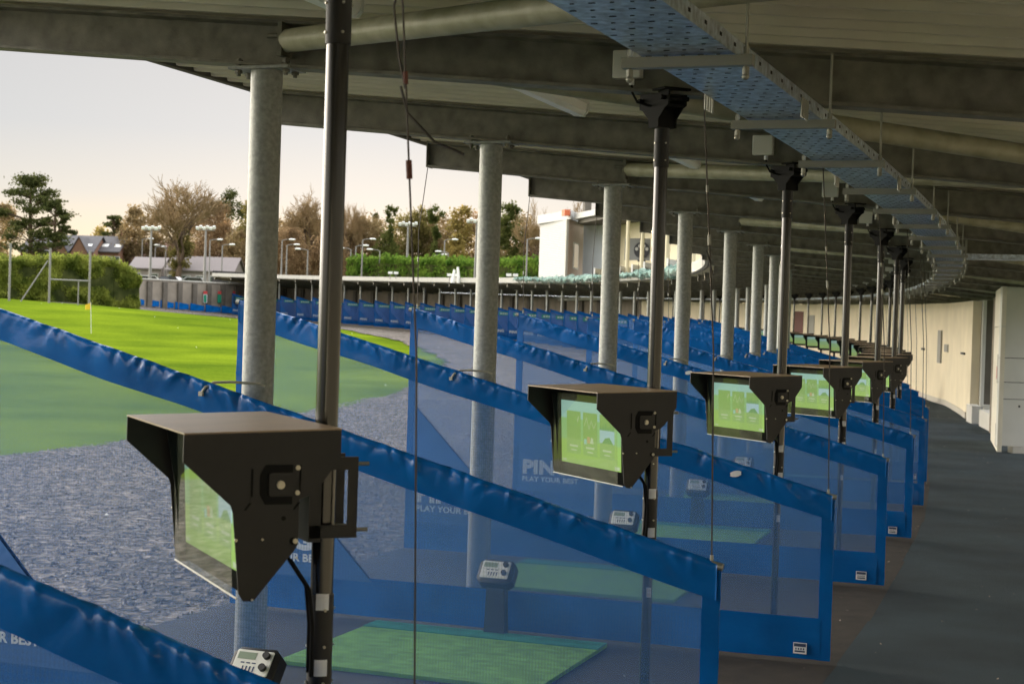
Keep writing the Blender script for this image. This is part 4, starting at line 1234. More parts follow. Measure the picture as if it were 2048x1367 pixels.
def leafy_tree(name, x, ytop, wpx, Z, label, seed, m='lf_olive', n=5200, size=.34, shape='round', low=.15):
    rng = random.Random(seed); root = tree_root(name, x, Z, label); H = tree_h(x, ytop, Z); R = wpx*Z/FPX*.5
    mb, mt = MB(), MB()
    twig_tree(mb, mb, (0, 0, 0), H*.8, .6, rng, 3, budget=70, first=.35)
    xs = max(abs(v[0]) for v in mb.v); mb.v = [(v[0]*R*.7/max(.1, xs), v[1]*R*.7/max(.1, xs), v[2]*.8) for v in mb.v]
    clumps = []
    nc = 64; n = int(n*1.9)
    for i in range(nc):
        t = rng.uniform(low, .97)
        if shape == 'round': w = math.sin(math.pi*min(1, (t-low)/(1-low)*.85+.12))**.6
        elif shape == 'spire': w = (1.02-t)*1.1+.08
        else: w = .55+.5*math.sin(t*7+seed)*.5
        a = rng.uniform(0, 6.28); q = R*w*math.sqrt(rng.random())*.92
        clumps.append((q*math.cos(a), q*math.sin(a), H*t, R*rng.uniform(.16, .34)*(w*.6+.4)))
    clumps.append((0, 0, H*.95, R*.22))
    crown_leaves(mt, clumps, n, size, rng)
    mb.build('trunk', M['bark'], root, None, True); mt.build('crown', M[m], root)
    return root
def pine_tree(x, ytop, wpx, Z, label, seed, n=7000, tiers=None):
    rng = random.Random(seed); root = tree_root('pine_tree', x, Z, label); H = tree_h(x, ytop, Z); R = wpx*Z/FPX*.5
    mb, mt = MB(), MB()
    mb.tube([(0, 0, 0), (.1, 0, H*.4), (-.1, .1, H*.75), (0, 0, H*.96)], [H*.024, H*.02, H*.014, H*.004], 8)
    clumps = []
    tiers = tiers or [(.35, .75), (.47, .95), (.56, .6), (.66, 1.0), (.76, .85), (.86, .62), (.94, .36)]
    for t, w in tiers:
        for j in range(7):
            a = rng.uniform(0, 6.28); q = R*w*rng.uniform(.35, .95)
            c = Vector((q*math.cos(a), q*math.sin(a), H*(t+rng.uniform(-.035, .035))))
            mb.tube([(0, 0, H*(t-.06)), c*.6+Vector((0, 0, H*t*.4-.2)), c], [.1, .07, .03], 5)
            clumps.append((c.x, c.y, c.z+.1, R*rng.uniform(.2, .34)))
    clumps += [(0, 0, H*.965, R*.22), (R*.1, 0, H*.92, R*.3)]
    crown_leaves(mt, clumps, n, .36, rng, 0, .42, .42)
    mb.build('trunk', M['bark'], root, None, True); mt.build('crown', M['lf_pine'], root)
    return root

def hedge(name, pts, zb, zt, th, n, m, label, seed, size=.3, rough=.35):
    """pts: plan points along the hedge; ragged leaf sprays over a darker core"""
    rng = random.Random(seed)
    root = empty(name, Vector((pts[0].x, pts[0].y, zb[0])), label, 'hedge')
    mb, mc = MB(), MB(); o0 = root.location
    seg = [(pts[i], pts[i+1]) for i in range(len(pts)-1)]; ln = [(b-a).length for a, b in seg]; tot = sum(ln)
    for i, (a, b) in enumerate(seg):
        d = (b-a); d.z = 0; nn = Vector((-d.y, d.x, 0)).normalized()
        z0, z1, t0, t1 = zb[i], zb[i+1], zt[i], zt[i+1]
        q = .35
        vs = [a+nn*q, b+nn*q, b+nn*(th-q), a+nn*(th-q)]
        vv = [Vector((v.x, v.y, z))-o0 for v, z in zip(vs, (z0, z1, z1, z0))]+[Vector((v.x, v.y, z))-o0 for v, z in zip(vs, (t0-.5, t1-.5, t1-.5, t0-.5))]
        mc.add(vv, [(3, 2, 1, 0), (4, 5, 6, 7), (0, 1, 5, 4), (1, 2, 6, 5), (2, 3, 7, 6), (3, 0, 4, 7)])
        for _ in range(int(n*ln[i]/tot)):
            t = rng.random(); p = a.lerp(b, t); zz0 = z0+(z1-z0)*t; zz1 = t0+(t1-t0)*t
            if rng.random() < .7:
                h = rng.random(); z = zz0+(zz1-zz0)*h; w = rough*(noise.noise(Vector((p.x*.5, p.y*.5, z*.8)))+.2) - .1*h
                c = p+nn*(.25-w+rng.uniform(0, .3))
            else:
                w = rng.random(); c = p+nn*(th*w); z = zz1-.2+.45*noise.noise(Vector((c.x*.7, c.y*.7, 2)))+rng.uniform(-.25, .25)+(rng.random()**4)*.5
            leaf(mb, Vector((c.x, c.y, z))-o0, size, rng, 1.0)
    mc.build('hedge_core', M['lf_pine'], root); mb.build('foliage', M[m], root)
    return root

# hedges
hb = [at(-120, 600, 128), at(0, 600, 130), at(120, 603, 134), at(232, 606, 139), at(283, 606, 141)]
gz = [2.2]*5
hedge('clipped_hedge', hb, gz, [at(-120, 521, 128).z, at(0, 520, 130).z, at(120, 517, 134).z, at(215, 522, 139).z, at(283, 556, 141).z], 2.5, 40000, 'lf_hedge', 'tall green conifer hedge at the left behind the goal posts', 5, .26, .65)
hb = [at(690, 520, 172), at(800, 520, 168), at(940, 520, 160), at(1090, 520, 150)]
hedge('clipped_hedge', hb, [TER]*4, [at(690, 516, 172).z, at(800, 517, 168).z, at(940, 522, 160).z, at(1090, 520, 150).z], 2.5, 15000, 'lf_shrub', 'bright green hedge behind the far canopy roof beside the clubhouse', 6, .36)

# trees, far side of the range
pine_tree(58, 352, 160, 195, 'tall umbrella-topped pine at the far left above the hedge', 1, 9000)
pine_tree(108, 398, 75, 190, 'smaller pine leaning against the tall pine at the left', 2, 4200)
leafy_tree('bushy_tree', 8, 408, 70, 200, 'brown bushy tree cut by the left picture edge', 3, 'lf_brown', 3000)
leafy_tree('bushy_tree', -40, 400, 90, 205, 'brown bushy tree just outside the left picture edge', 33, 'lf_brown', 2500)
leafy_tree('conifer', 147, 458, 26, 210, 'tiny dark conifer on the skyline right of the pines', 4, 'lf_pine', 700, .3, 'spire')
pine_tree(226, 430, 62, 215, 'flat-topped small pine left of the brown trees', 5, 3000)
leafy_tree('bushy_tree', 200, 452, 60, 222, 'low golden brown tree under the flat-topped pine', 6, 'lf_gold', 1300)
leafy_tree('bushy_tree', 268, 413, 84, 210, 'dark brown rounded tree left of the big bare tree', 7, 'lf_brown', 4200)
leafy_tree('bushy_tree', 312, 428, 70, 212, 'brown rounded tree behind floodlight mast at the left', 8, 'lf_brown', 3000)
bare_tree(360, 346, 150, 185, 'largest bare tree with fanned crown and ivy-dark trunk', 9, budget=7500, first=.34, spread=.62, up=.75, haze=('twig', 700, .2))
leafy_tree('ivy_tree', 362, 440, 50, 186, 'ivy mass around the foot of the largest bare tree', 10, 'lf_olive', 1500)
leafy_tree('bushy_tree', 425, 405, 96, 205, 'red-brown rounded tree right of the largest bare tree', 11, 'lf_rust', 4600)
leafy_tree('evergreen_tree', 456, 377, 84, 220, 'dark evergreen rising behind the red-brown tree', 12, 'lf_pine', 4000)
leafy_tree('bushy_tree', 498, 404, 74, 212, 'olive green tree half behind the nearest column', 13, 'lf_olive', 3600)
leafy_tree('bushy_tree', 545, 425, 70, 214, 'brown tree right of the nearest column', 14, 'lf_brown', 3000)
bare_tree(618, 366, 118, 200, 'bare tree with tangled crown between nearest column and pole', 15, budget=5200, spread=.85, haze=('twig', 1500, .22))
leafy_tree('bushy_tree', 628, 440, 120, 215, 'low red-brown thicket tree under the tangled bare tree', 16, 'lf_rust', 4200)
bare_tree(706, 396, 64, 205, 'small bare tree just right of the nearest dark pole', 17, budget=3000)
leafy_tree('bushy_tree', 722, 438, 78, 212, 'pinkish brown tree low right of the nearest pole', 18, 'lf_rust', 3200)
leafy_tree('conifer', 748, 422, 40, 222, 'pointed green conifer pair right of the nearest pole', 19, 'lf_pine', 1800, .32, 'spire')
leafy_tree('ivy_tree', 779, 407, 30, 200, 'narrow ivy-clad trunk standing above its neighbours', 20, 'lf_ivy', 1500, .3, 'col')
leafy_tree('ivy_tree', 772, 462, 62, 202, 'ivy bush at the foot of the narrow ivy trunk', 21, 'lf_ivy', 1700)
leafy_tree('bushy_tree', 800, 445, 70, 216, 'brown tree behind the narrow ivy trunk', 22, 'lf_brown', 2600)
leafy_tree('bushy_tree', 838, 410, 64, 208, 'olive tree left of the tall ivy tree', 23, 'lf_olive', 3200)
bare_tree(846, 404, 60, 214, 'wispy bare tree behind the olive tree', 24, budget=1600)
leafy_tree('ivy_tree', 868, 408, 52, 200, 'tall dark ivy-covered tree in the middle of the tree line', 25, 'lf_ivy', 3600, .32, 'col')
leafy_tree('bushy_tree', 922, 412, 70, 206, 'golden olive tree beside the second column', 26, 'lf_gold', 3200)
leafy_tree('bushy_tree', 912, 465, 50, 196, 'low yellow bush in front of the golden olive tree', 27, 'lf_gold', 1700)
leafy_tree('bushy_tree', 890, 450, 80, 214, 'brown undergrowth tree right of the ivy tree', 28, 'lf_brown', 2600)
leafy_tree('evergreen_tree', 1018, 402, 66, 200, 'dense dark green tree right of the second column', 29, 'lf_ivy', 4200)
bare_tree(1075, 392, 84, 196, 'bare orange-lit tree left of the clubhouse roof', 30, budget=3200)
leafy_tree('bushy_tree', 1056, 465, 70, 205, 'rust brown bush tree beside the clubhouse shutter', 31, 'lf_rust', 2600)
bare_tree(1150, 396, 100, 200, 'bare tree rising behind the clubhouse roof', 32, budget=3000)
leafy_tree('bushy_tree', 970, 425, 70, 210, 'olive tree hidden behind the second column', 34, 'lf_olive', 2400)
leafy_tree('bushy_tree', 575, 455, 90, 190, 'rusty shrub tree above the far canopy end', 35, 'lf_rust', 3000)
leafy_tree('bushy_tree', 660, 462, 90, 192, 'rusty shrub tree behind the nearest dark pole', 36, 'lf_rust', 3000)
leafy_tree('bushy_tree', 735, 436, 130, 208, 'broad brown tree behind the conifer pair', 41, 'lf_brown', 3600)
leafy_tree('bushy_tree', 818, 430, 124, 210, 'broad olive-brown tree between the two ivy trees', 42, 'lf_olive', 3600)
leafy_tree('bushy_tree', 876, 432, 124, 211, 'broad brown tree under the tall dark ivy tree', 43, 'lf_brown', 3600)
leafy_tree('bushy_tree', 945, 426, 130, 209, 'broad rust tree behind the golden olive tree', 44, 'lf_rust', 3600)
leafy_tree('bushy_tree', 1035, 430, 124, 207, 'broad brown tree between the second column and the clubhouse', 45, 'lf_brown', 3400)
leafy_tree('bushy_tree', 600, 430, 130, 209, 'broad golden brown tree under the tangled bare tree', 46, 'lf_brown', 4200)
leafy_tree('bushy_tree', 668, 428, 110, 211, 'broad rust tree beside the tangled bare tree', 47, 'lf_rust', 3800)
leafy_tree('bushy_tree', 240, 446, 90, 216, 'low golden brown tree right of the flat-topped pine', 48, 'lf_brown', 2600)
leafy_tree('bushy_tree', 395, 440, 120, 214, 'broad golden brown tree behind the largest bare tree', 49, 'lf_brown', 4200)
leafy_tree('bushy_tree', 990, 440, 90, 212, 'broad olive tree right of the tall floodlight mast', 50, 'lf_olive', 3000)
leafy_tree('bushy_tree', 475, 462, 70, 196, 'brown shrub tree low behind the nearest column', 37, 'lf_brown', 2200)

# ------------------------------------------------------------------ lamps and masts
def lamp_post(x, ytop, ybot, Z, label, arm=1, two=False):
    b = at(x, ybot, Z); t = at(x, ytop, Z)
    zb = min(b.z, TER)
    root = empty('lamp_post', Vector((b.x, b.y, zb)), label, 'lamp post', 'lamp posts behind the range')
    H = t.z-zb
    mb = MB(); mb.tube([(0, 0, 0), (0, 0, H*.3), (0, 0, H)], [.12, .09, .06], 8); mb.build('pole', M['lamp_grey'], root, None, True)
    for s in ((1, -1) if two else (arm,)):
        mb = MB(); mb.tube([(0, 0, H-.05), (s*.3, 0, H+.06), (s*.8, 0, H+.1)], .04, 6); mb.build('arm', M['lamp_grey'], root)
        mb = MB(); mb.sphere((s*1.05, 0, H+.1), .36, .16, .10, 8, 6); mb.build('lamp_head', M['tube_white'], root, None, True)
    return root
LPs = [(283, 478, 545, 200, 1), (330, 492, 552, 190, -1), (309, 494, 550, 196, 1), (418, 480, 556, 175, 1), (443, 490, 556, 178, 1), (562, 480, 560, 172, 1), (572, 490, 560, 176, 1), (614, 500, 560, 172, -1), (700, 498, 560, 178, -1),
       (710, 492, 560, 174, 1), (723, 479, 560, 170, 1), (758, 501, 560, 170, -1), (867, 510, 562, 172, 1), (887, 480, 562, 168, 1), (895, 505, 562, 172, -1), (1052, 478, 566, 150, 1)]
for i, (x, y0, y1, Z, arm) in enumerate(LPs):
    nm = ['first', 'second', 'third', 'fourth', 'fifth', 'sixth', 'seventh', 'eighth', 'ninth', 'tenth', 'eleventh', 'twelfth', 'thirteenth', 'fourteenth', 'fifteenth', 'last'][i]
    lamp_post(x, y0, y1, Z, 'pale street lamp with one arm behind the range, %s from the left' % nm, arm)
def mast(x, ytop, ybot, Z, label, n=6):
    b = at(x, ybot, Z); t = at(x, ytop, Z); zb = min(b.z, TER)
    root = empty('floodlight_mast', Vector((b.x, b.y, zb)), label, 'floodlight', 'floodlight masts behind the range'); H = t.z-zb
    mb = MB(); mb.tube([(0, 0, 0), (0, 0, H*.5), (0, 0, H)], [.17, .13, .09], 10); mb.build('pole', M['lamp_grey'], root, None, True)
    mb = MB(); mb.tube([(-.9, 0, H), (.9, 0, H)], .05, 6); mb.build('crossbar', M['lamp_grey'], root)
    for i in range(n):
        u = -.85+1.7*i/(n-1)
        W = Matrix.Translation((u, -.12, H+.18+.12*(i % 2))) @ Matrix.Rotation(rad(25), 4, 'X')
        mb = MB(); mb.bevel_box(-.15, -.08, -.15, .15, .08, .15, .03, W); mb.build('floodlight', M['tube_white'], root)
mast(300, 460, 556, 170, 'tall floodlight mast left of the largest bare tree')
mast(409, 460, 560, 165, 'tall floodlight mast right of the largest bare tree')
mast(813, 452, 560, 172, 'floodlight mast half hidden behind the near hanging wire')
mast(950, 446, 566, 158, 'tall floodlight mast just left of the second column')

# roof-top lights on the far canopy
for i, (x, y) in enumerate(((786, 545), (905, 550), (1024, 551))):
    Z = [126, 118, 108][i]
    b = at(x, y+10, Z)
    root = empty('roof_floodlight', b, 'pair of small floodlights on the far canopy roof, %s from the left' % ordinal(i+1), 'floodlight', 'small floodlights on the canopy roof')
    for s in (-.22, .22):
        mb = MB(); mb.tube([(s, 0, -.1), (s, 0, .3)], .03, 6); mb.build('stand', M['lamp_grey'], root)
        mb = MB(); mb.bevel_box(s-.17, -.06, .28, s+.17, .06, .46, .02); mb.build('lamp_head', M['tube_white'], root)
b = at(912, 560, 117)
root = empty('roof_vent', b, 'white double vent cowl on the far canopy roof', 'vent')
for s, h in ((-.25, .75), (.2, .95)):
    mb = MB(); mb.tube([(s, 0, -.2), (s*.5, 0, h)], [.14, .08], 8); mb.build('cowl', M['tube_white'], root, None, True)

# ------------------------------------------------------------------ goal posts, corner flag, net pole
g0 = at(98, 601, 120); g1 = at(178, 603, 122)
gp = empty('goal_posts', Vector((g0.x, g0.y, g0.z)), 'tall white H-shaped goal posts before the left hedge', 'goal posts')
for p, yt in ((g0, 496), (g1, 501)):
    d = p-g0; Z = p.y
    mb = MB(); mb.tube([(d.x, d.y, d.z-.6), (d.x, d.y, at(98 if d.length < .1 else 178, yt, Z).z-g0.z)], .085, 8); mb.build('upright', M['lamp_grey'], gp, None, True)
zb = at(98, 558.5, 120).z-g0.z
mb = MB(); mb.tube([(0, 0, zb), (g1.x-g0.x, g1.y-g0.y, zb)], .06, 8); mb.build('crossbar', M['lamp_grey'], gp, None, True)
q = at(156, 603, 121.5)-g0
mb = MB(); mb.tube([(q.x, q.y, q.z-.6), (q.x, q.y, zb)], .05, 8); mb.build('strut', M['lamp_grey'], gp, None, True)
n0 = at(18, 603, 118)
npole = empty('net_pole', n0, 'grey net pole with sloping stay left of the goal posts', 'pole')
mb = MB(); mb.tube([(0, 0, -.6), (0, 0, at(18, 486, 118).z-n0.z)], .085, 8); mb.build('pole', M['lamp_grey'], npole, None, True)
s0, s1 = at(38, 600, 118)-n0, at(96, 521, 119)-n0
mb = MB(); mb.tube([s0-Vector((0, 0, .3)), s1], .05, 8); mb.build('stay', M['lamp_grey'], npole, None, True)
f0 = at(183, 655, 84); f0.z = ground_z(f0.x, f0.y)
fl = empty('marker_flag', f0, 'small yellow flag on a thin white stick in the lawn', 'flag')
zt_ = at(178, 604, 84).z-f0.z
mb = MB(); mb.tube([(0, 0, -.2), (-.08, 0, zt_)], .018, 6); mb.build('stick', M['plastic_white'], fl)
mb = MB(); vs = []
for i in range(7):
    for j in range(2): vs.append((-.06-.055*i*.9, .03*math.sin(i*1.1), zt_-.03-.34*j*(1-.05*i)-.02*i))
mb.add(vs, [(i*2, i*2+1, i*2+3, i*2+2) for i in range(6)]); mb.build('flag_cloth', mat('flag_yellow', (.75, .5, .02), .7), fl, None, 'all')

# loose stones standing proud of the gravel
M['stone'] = mat('stone', (.05, .046, .042), .95, var=.5, vscale=11, col2=(.34, .315, .29), detail=1)
mb = MB(); rng = random.Random(21)
for _ in range(46000):
    k = -1+rng.random()**1.25*13; r = 4.35+rng.random()*9.2; p = P(k, r); p.z = lawn_z(k, r)+.052
    s = rng.uniform(.012, .034); a = rng.uniform(0, 6.3); ca, sa = math.cos(a)*s, math.sin(a)*s; f = rng.uniform(.5, .9)
    mb.add([p+Vector((ca, sa, 0)), p+Vector((-sa*f, ca*f, 0)), p+Vector((-ca, -sa, 0)), p+Vector((sa*f, -ca*f, 0)), p+Vector((ca*.2, sa*.3, s*.75))], [(0, 1, 4), (1, 2, 4), (2, 3, 4), (3, 0, 4)])
tag(mb.build('gravel_stones', M['stone']), 'loose grey stones of the gravel strip before the bays', 'gravel', kind='stuff')

# golf balls lying about on the lawn and gravel
mb = MB(); rng = random.Random(77)
for _ in range(95):
    k = rng.uniform(1, 46); r = 5+rng.random()**.7*50; p = P(k, r); z = lawn_z(k, r)+(.07 if r < 13.4 else .02)
    p.z = z; s = .022
    mb.add([p+Vector((s, 0, 0)), p+Vector((-s, 0, 0)), p+Vector((0, s, 0)), p+Vector((0, -s, 0)), p+Vector((0, 0, s)), p+Vector((0, 0, -s))], [(0, 2, 4), (2, 1, 4), (1, 3, 4), (3, 0, 4), (2, 0, 5), (1, 2, 5), (3, 1, 5), (0, 3, 5)])
tag(mb.build('golf_balls', M['ball']), 'scattered white golf balls lying on the lawn and gravel', 'golf balls', kind='stuff')

# ------------------------------------------------------------------ houses behind the hedge
M['slate'] = mat('slate', (.10, .095, .10), .8, var=.15, vscale=2); M['tile'] = mat('tile', (.17, .09, .07), .85, var=.15, vscale=2)
M['render'] = mat('render', (.30, .26, .23), .85, var=.06); M['brick'] = mat('brick', (.26, .14, .09), .85, var=.15)
M['pale_roof'] = mat('pale_roof', (.21, .18, .175), .7, var=.1)
def house(x0, x1, yridge, yeave, Z, depth, mw, mr, label, gables=(), win=4, skylights=0, chimney=True):
    a, b = at(x0, yeave, Z), at(x1, yeave, Z); zr = at((x0+x1)/2, yridge, Z+depth/2).z; ze = a.z
    W_ = b.x-a.x
    root = empty('house', Vector((a.x, a.y, TER)), label, 'house', 'houses behind the hedge'); e = ze-TER; r = zr-TER
    mb = MB(); mb.box(.2, .2, -1, W_-.2, depth-.2, e+.05)
    mb.prism([(0.2, e), (depth-.2, e), (depth/2, r-.15)], .25, W_-.25, axes=(1, 2, 0)); mb.build('wall', M[mw], root)
    mb = MB()
    for y0, y1 in ((-.2, depth/2), (depth+.2, depth/2)):
        mb.add([(0, y0, e-.05), (W_, y0, e-.05), (W_, y1, r), (0, y1, r), (0, y0, e+.08), (W_, y0, e+.08), (W_, y1, r+.13), (0, y1, r+.13)], [(0, 1, 2, 3), (4, 7, 6, 5), (0, 4, 5, 1), (1, 5, 6, 2), (2, 6, 7, 3), (3, 7, 4, 0)])
    rf = mb.build('roof', M[mr], root)
    if chimney:
        mb = MB(); mb.box(W_*.7, depth/2-.3, r-.3, W_*.7+.6, depth/2+.3, r+1.0); mb.build('chimney', M['brick'], rf)
    for u in range(skylights):
        t = (u+.6)/skylights; x = W_*t; y = depth*.18; z = e+(r-e)*.36+.16; dz = (r-e)/(depth/2)
        mb = MB(); mb.add([(x-.4, y-.4, z-.4*dz), (x+.4, y-.4, z-.4*dz), (x+.4, y+.4, z+.4*dz), (x-.4, y+.4, z+.4*dz)], [(0, 1, 2, 3)]); mb.build('skylight', M['tube_white'], rf)
    for g in gables:
        x = W_*g; w = min(depth*.26, W_*.2)
        mb = MB(); mb.prism([(x-w, -1), (x+w, -1), (x+w, e-.2), (x, r-.35), (x-w, e-.2)], -.6, depth/2-.3); gb = mb.build('gable', M['brick'], root)
        mb = MB(); mb.add([(x-w-.2, -.8, e-.3), (x, -.8, r-.2), (x, depth/2, r-.2), (x-w-.2, depth/2, e-.3)], [(0, 1, 2, 3)]); mb.add([(x+w+.2, -.8, e-.3), (x, -.8, r-.2), (x, depth/2, r-.2), (x+w+.2, depth/2, e-.3)], [(0, 1, 2, 3)]); mb.build('gable_roof', M[mr], gb)
    for i in range(win):
        x = W_*(i+.5)/win
        mb = MB(); mb.box(x-.5, .12, e-1.6, x+.5, .199, e-.5); wn = mb.build('window', M['plastic_white'], root)
        mb = MB(); mb.box(x-.43, .10, e-1.53, x+.43, .119, e-.57); mb.build('pane', M['pane'], wn)
house(37, 100, 474, 503, 205, 9, 'brick', 'slate', 'slate-roofed house above the left hedge with one plain roof', win=4, skylights=2, chimney=False)
house(101, 188, 472, 502, 203, 9, 'brick', 'slate', 'slate-roofed house with two pointed gables above the left hedge', gables=(.22, .68), win=2, skylights=2, chimney=False)
house(189, 240, 474, 503, 206, 9, 'brick', 'slate', 'slate-roofed house right of the gabled house', win=3, skylights=2, chimney=True)
house(242, 372, 484, 515, 215, 9, 'render', 'tile', 'brown-roofed pale house behind the floodlight mast', win=6)
house(374, 492, 486, 518, 212, 9, 'render', 'tile', 'brown-roofed pale house behind the nearest column', win=5)
house(256, 325, 516, 536, 190, 7, 'render', 'pale_roof', 'low pale-roofed shed beyond the end of the left hedge', win=2, chimney=False)
house(330, 470, 515, 540, 186, 8, 'render', 'pale_roof', 'long low pale-roofed shed behind the retaining wall', win=5, chimney=False)

# parked cars on the higher ground
M['car_white'] = mat('car_white', (.7, .7, .7), .25, coat=.6); M['car_dark'] = mat('car_dark', (.03, .03, .035), .25, coat=.6); M['car_silver'] = mat('car_silver', (.45, .46, .48), .3, metal=.5, coat=.5)
M['glass'] = mat('glass', (.02, .025, .03), .06, spec=.9); M['tyre'] = mat('tyre', (.015, .015, .015), .9)
def car(x, y, Z, m, label, van=False, rz_=0.0):
    p = at(x, y, Z); p.z = TER-.05
    root = empty('parked_van' if van else 'parked_car', Matrix.Translation(p) @ Matrix.Rotation(rz_, 4, 'Z'), label, 'van' if van else 'car', 'cars parked behind the retaining wall')
    pr = [(-2.1, .25), (2.1, .25), (2.15, .6), (2.05, .85), (1.2, .92), (.6, 1.42), (-.9, 1.45), (-1.7, .98), (-2.12, .9)] if not van else [(-2.4, .3), (2.4, .3), (2.45, .9), (2.1, 1.15), (1.5, 1.95), (-2.35, 2.05), (-2.45, 1.8)]
    mb = MB(); mb.prism(pr, -.85, .85); mb.build('body', M[m], root)
    wp = [(.95, .95), (.55, 1.36), (-.85, 1.38), (-1.45, 1.0)] if not van else [(1.85, 1.2), (1.42, 1.82), (.5, 1.84), (.5, 1.2)]
    for ya, yb_ in ((-.862, -.851), (.851, .862)):
        mb = MB(); mb.prism(wp, ya, yb_); mb.build('window', M['glass'], root)
    for sx in (-1.3, 1.35):
        for sy in (-.8, .8):
            mb = MB(); mb.tube([(sx, sy-.1, .32), (sx, sy+.1, .32)], .32, 14); mb.build('wheel', M['tyre'], root, None, True)
car(300, 548, 172, 'car_white', 'white car parked by the floodlight mast behind the retaining wall', rz_=.2)
car(345, 550, 174, 'car_dark', 'dark car parked behind the middle of the retaining wall', rz_=-.1)
car(392, 552, 173, 'car_silver', 'silver car parked between the two floodlight masts and the column', rz_=.1)
car(472, 556, 168, 'car_dark', 'dark van parked beside the nearest column', van=True, rz_=.15)

# ================================================================== clubhouse over the far bays
M['shutter'] = mat('shutter', (.44, .44, .42), .5, var=.04)
M['pink'] = mat('pink', (.42, .31, .235), .8, var=.08, vscale=2)
M['panel_pale'] = mat('panel_pale', (.55, .61, .65), .5, var=.04, vscale=1)
M['logo_black'] = mat('logo_black', (.02, .02, .025), .6)
M['cream_post'] = mat('cream_post', (.62, .56, .38), .6)
M['orange'] = mat('orange', (.6, .14, .05), .6)
M['grey_wall'] = mat('grey_wall', (.22, .225, .22), .7, var=.05)
def V2(x, Z): p = at(x, 600, Z); return Vector((p.x, p.y, 0))
def zat(x, y, Z): return at(x, y, Z).z
club = empty('clubhouse', Vector((V2(1240, 105).x, V2(1240, 105).y, 4.4)), 'two-storey clubhouse with shutter, pale panels and grey logo wall above the far bays', 'building')
def cw(a, b, z0, z1, th, m, name='wall', parent=club):
    return poly_wall(a, b, z0, z1, th, M[m], name, parent)
A, B_, C_ = V2(1076, 124), V2(1133, 117), V2(1163, 124)
zb0 = 3.9
def prism_plan(pts, z0, z1, m, name, parent=club):
    mb = MB(); n = len(pts)
    vs = [(p.x, p.y, z0) for p in pts]+[(p.x, p.y, z1) for p in pts]
    mb.add(vs, [tuple(range(n-1, -1, -1)), tuple(range(n, 2*n))]+[(i, (i+1) % n, n+(i+1) % n, n+i) for i in range(n)])
    return hang(mb.build(name, M[m]), parent)
zsh = zat(1133, 438, 117); ztp = zat(1133, 420, 117)
back = Vector((2.5, 9, 0))
prism_plan([A, B_, C_, C_+back*.6, A+back], zb0, zsh, 'pink', 'stair_block')
prism_plan([A+Vector((-.25, -.2, 0)), B_+Vector((.1, -.3, 0)), C_+Vector((.2, 0, 0)), C_+back*.6, A+back], zsh+.002, ztp, 'trim', 'parapet')
# roller shutter with slats on the camera-side face
d = (B_-A); L0 = d.length; W = Matrix.Translation((A.x, A.y, 0)) @ Matrix.Rotation(math.atan2(d.y, d.x), 4, 'Z')
mb = MB(); z = zb0; i = 0
while z < zsh-.12:
    mb.add([W @ Vector(v) for v in ((.06, -.02, z), (L0-.12, -.02, z), (L0-.12, -.036, z+.10), (.06, -.036, z+.10), (.06, -.02, z+.13), (L0-.12, -.02, z+.13))], [(0, 1, 2, 3), (3, 2, 5, 4)]); z += .13
hang(mb.build('roller_shutter', M['shutter']), club)
mb = MB(); mb.box(L0-.16, -.16, zb0, L0-.02, -.003, zsh, W); hang(mb.build('corner_post', M['frame_grey']), club)
mb = MB(); mb.box(L0-.25, -.5, zat(1138, 432, 117), L0+.5, -.1, zat(1138, 420, 117), W); hang(mb.build('orange_box', M['orange']), club)
mb = MB(); mb.box(L0-1.2, 1.4, ztp, L0-.7, 1.9, ztp+.75, W); hang(mb.build('flue', M['concrete_dark']), club)
# narrow window in the pink face
a = B_.lerp(C_, .32); b = B_.lerp(C_, .68); off = Vector(((C_-B_).y, -(C_-B_).x, 0)).normalized()*.03
zw0, zw1 = zat(1147, 534, 119), zat(1147, 486, 119)
wn = cw(a+off, b+off, zw0-.1, zw1+.1, .028, 'concrete_pale', 'window'); 
pn = cw(a.lerp(b, .12)+off*1.4, a.lerp(b, .88)+off*1.4, zw0, zw1, .011, 'pane', 'pane', wn)
# pale panel run, roof and recessed logo wall
D_, E_ = V2(1163, 119.5), V2(1212, 117.6)
zr1 = zat(1163, 446, 121)
cw(D_, E_, zb0, zr1, .2, 'panel_pale', 'pale_panel')
G0, G1 = V2(1209, 120), V2(1424, 100)
cw(G0, G1, zb0, zr1+.3, .25, 'cream_post', 'back_wall')
LA, LB = V2(1246, 111.6), V2(1306, 110.8)
LG = cw(LA, LB, zat(1275, 520, 111), zat(1275, 476, 111), .12, 'grey_wall', 'logo_wall')
# round black sign with four pale dots and a small bar below
lc = LA.lerp(LB, .58); lc.z = zat(1282, 500, 111); nrm = Vector(((LB-LA).y, -(LB-LA).x, 0)).normalized(); xd = (LB-LA).normalized()
W = Matrix(((xd.x, -nrm.x, 0, lc.x+nrm.x*.02), (xd.y, -nrm.y, 0, lc.y+nrm.y*.02), (0, 0, 1, lc.z), (0, 0, 0, 1)))
mb = MB(); mb.tube([W @ Vector((0, 0, 0)), W @ Vector((0, -.05, 0))], .56, 36); rd = hang(mb.build('round_sign', M['logo_black']), club)
mb = MB()
for ax, az in ((-.36, .08), (-.14, .28), (.16, .28), (.37, .08)):
    mb.tube([W @ Vector((ax, -.05, az)), W @ Vector((ax, -.06, az))], .115, 14)
o = mb.build('pale_dot', M['trim']); o.parent = rd; o.matrix_parent_inverse = rd.matrix_basis.inverted()
mb = MB(); mb.box(-.28, -.04, -.78, .28, .0, -.66, W); o = mb.build('name_bar', M['logo_black']); o.parent = rd; o.matrix_parent_inverse = rd.matrix_basis.inverted()
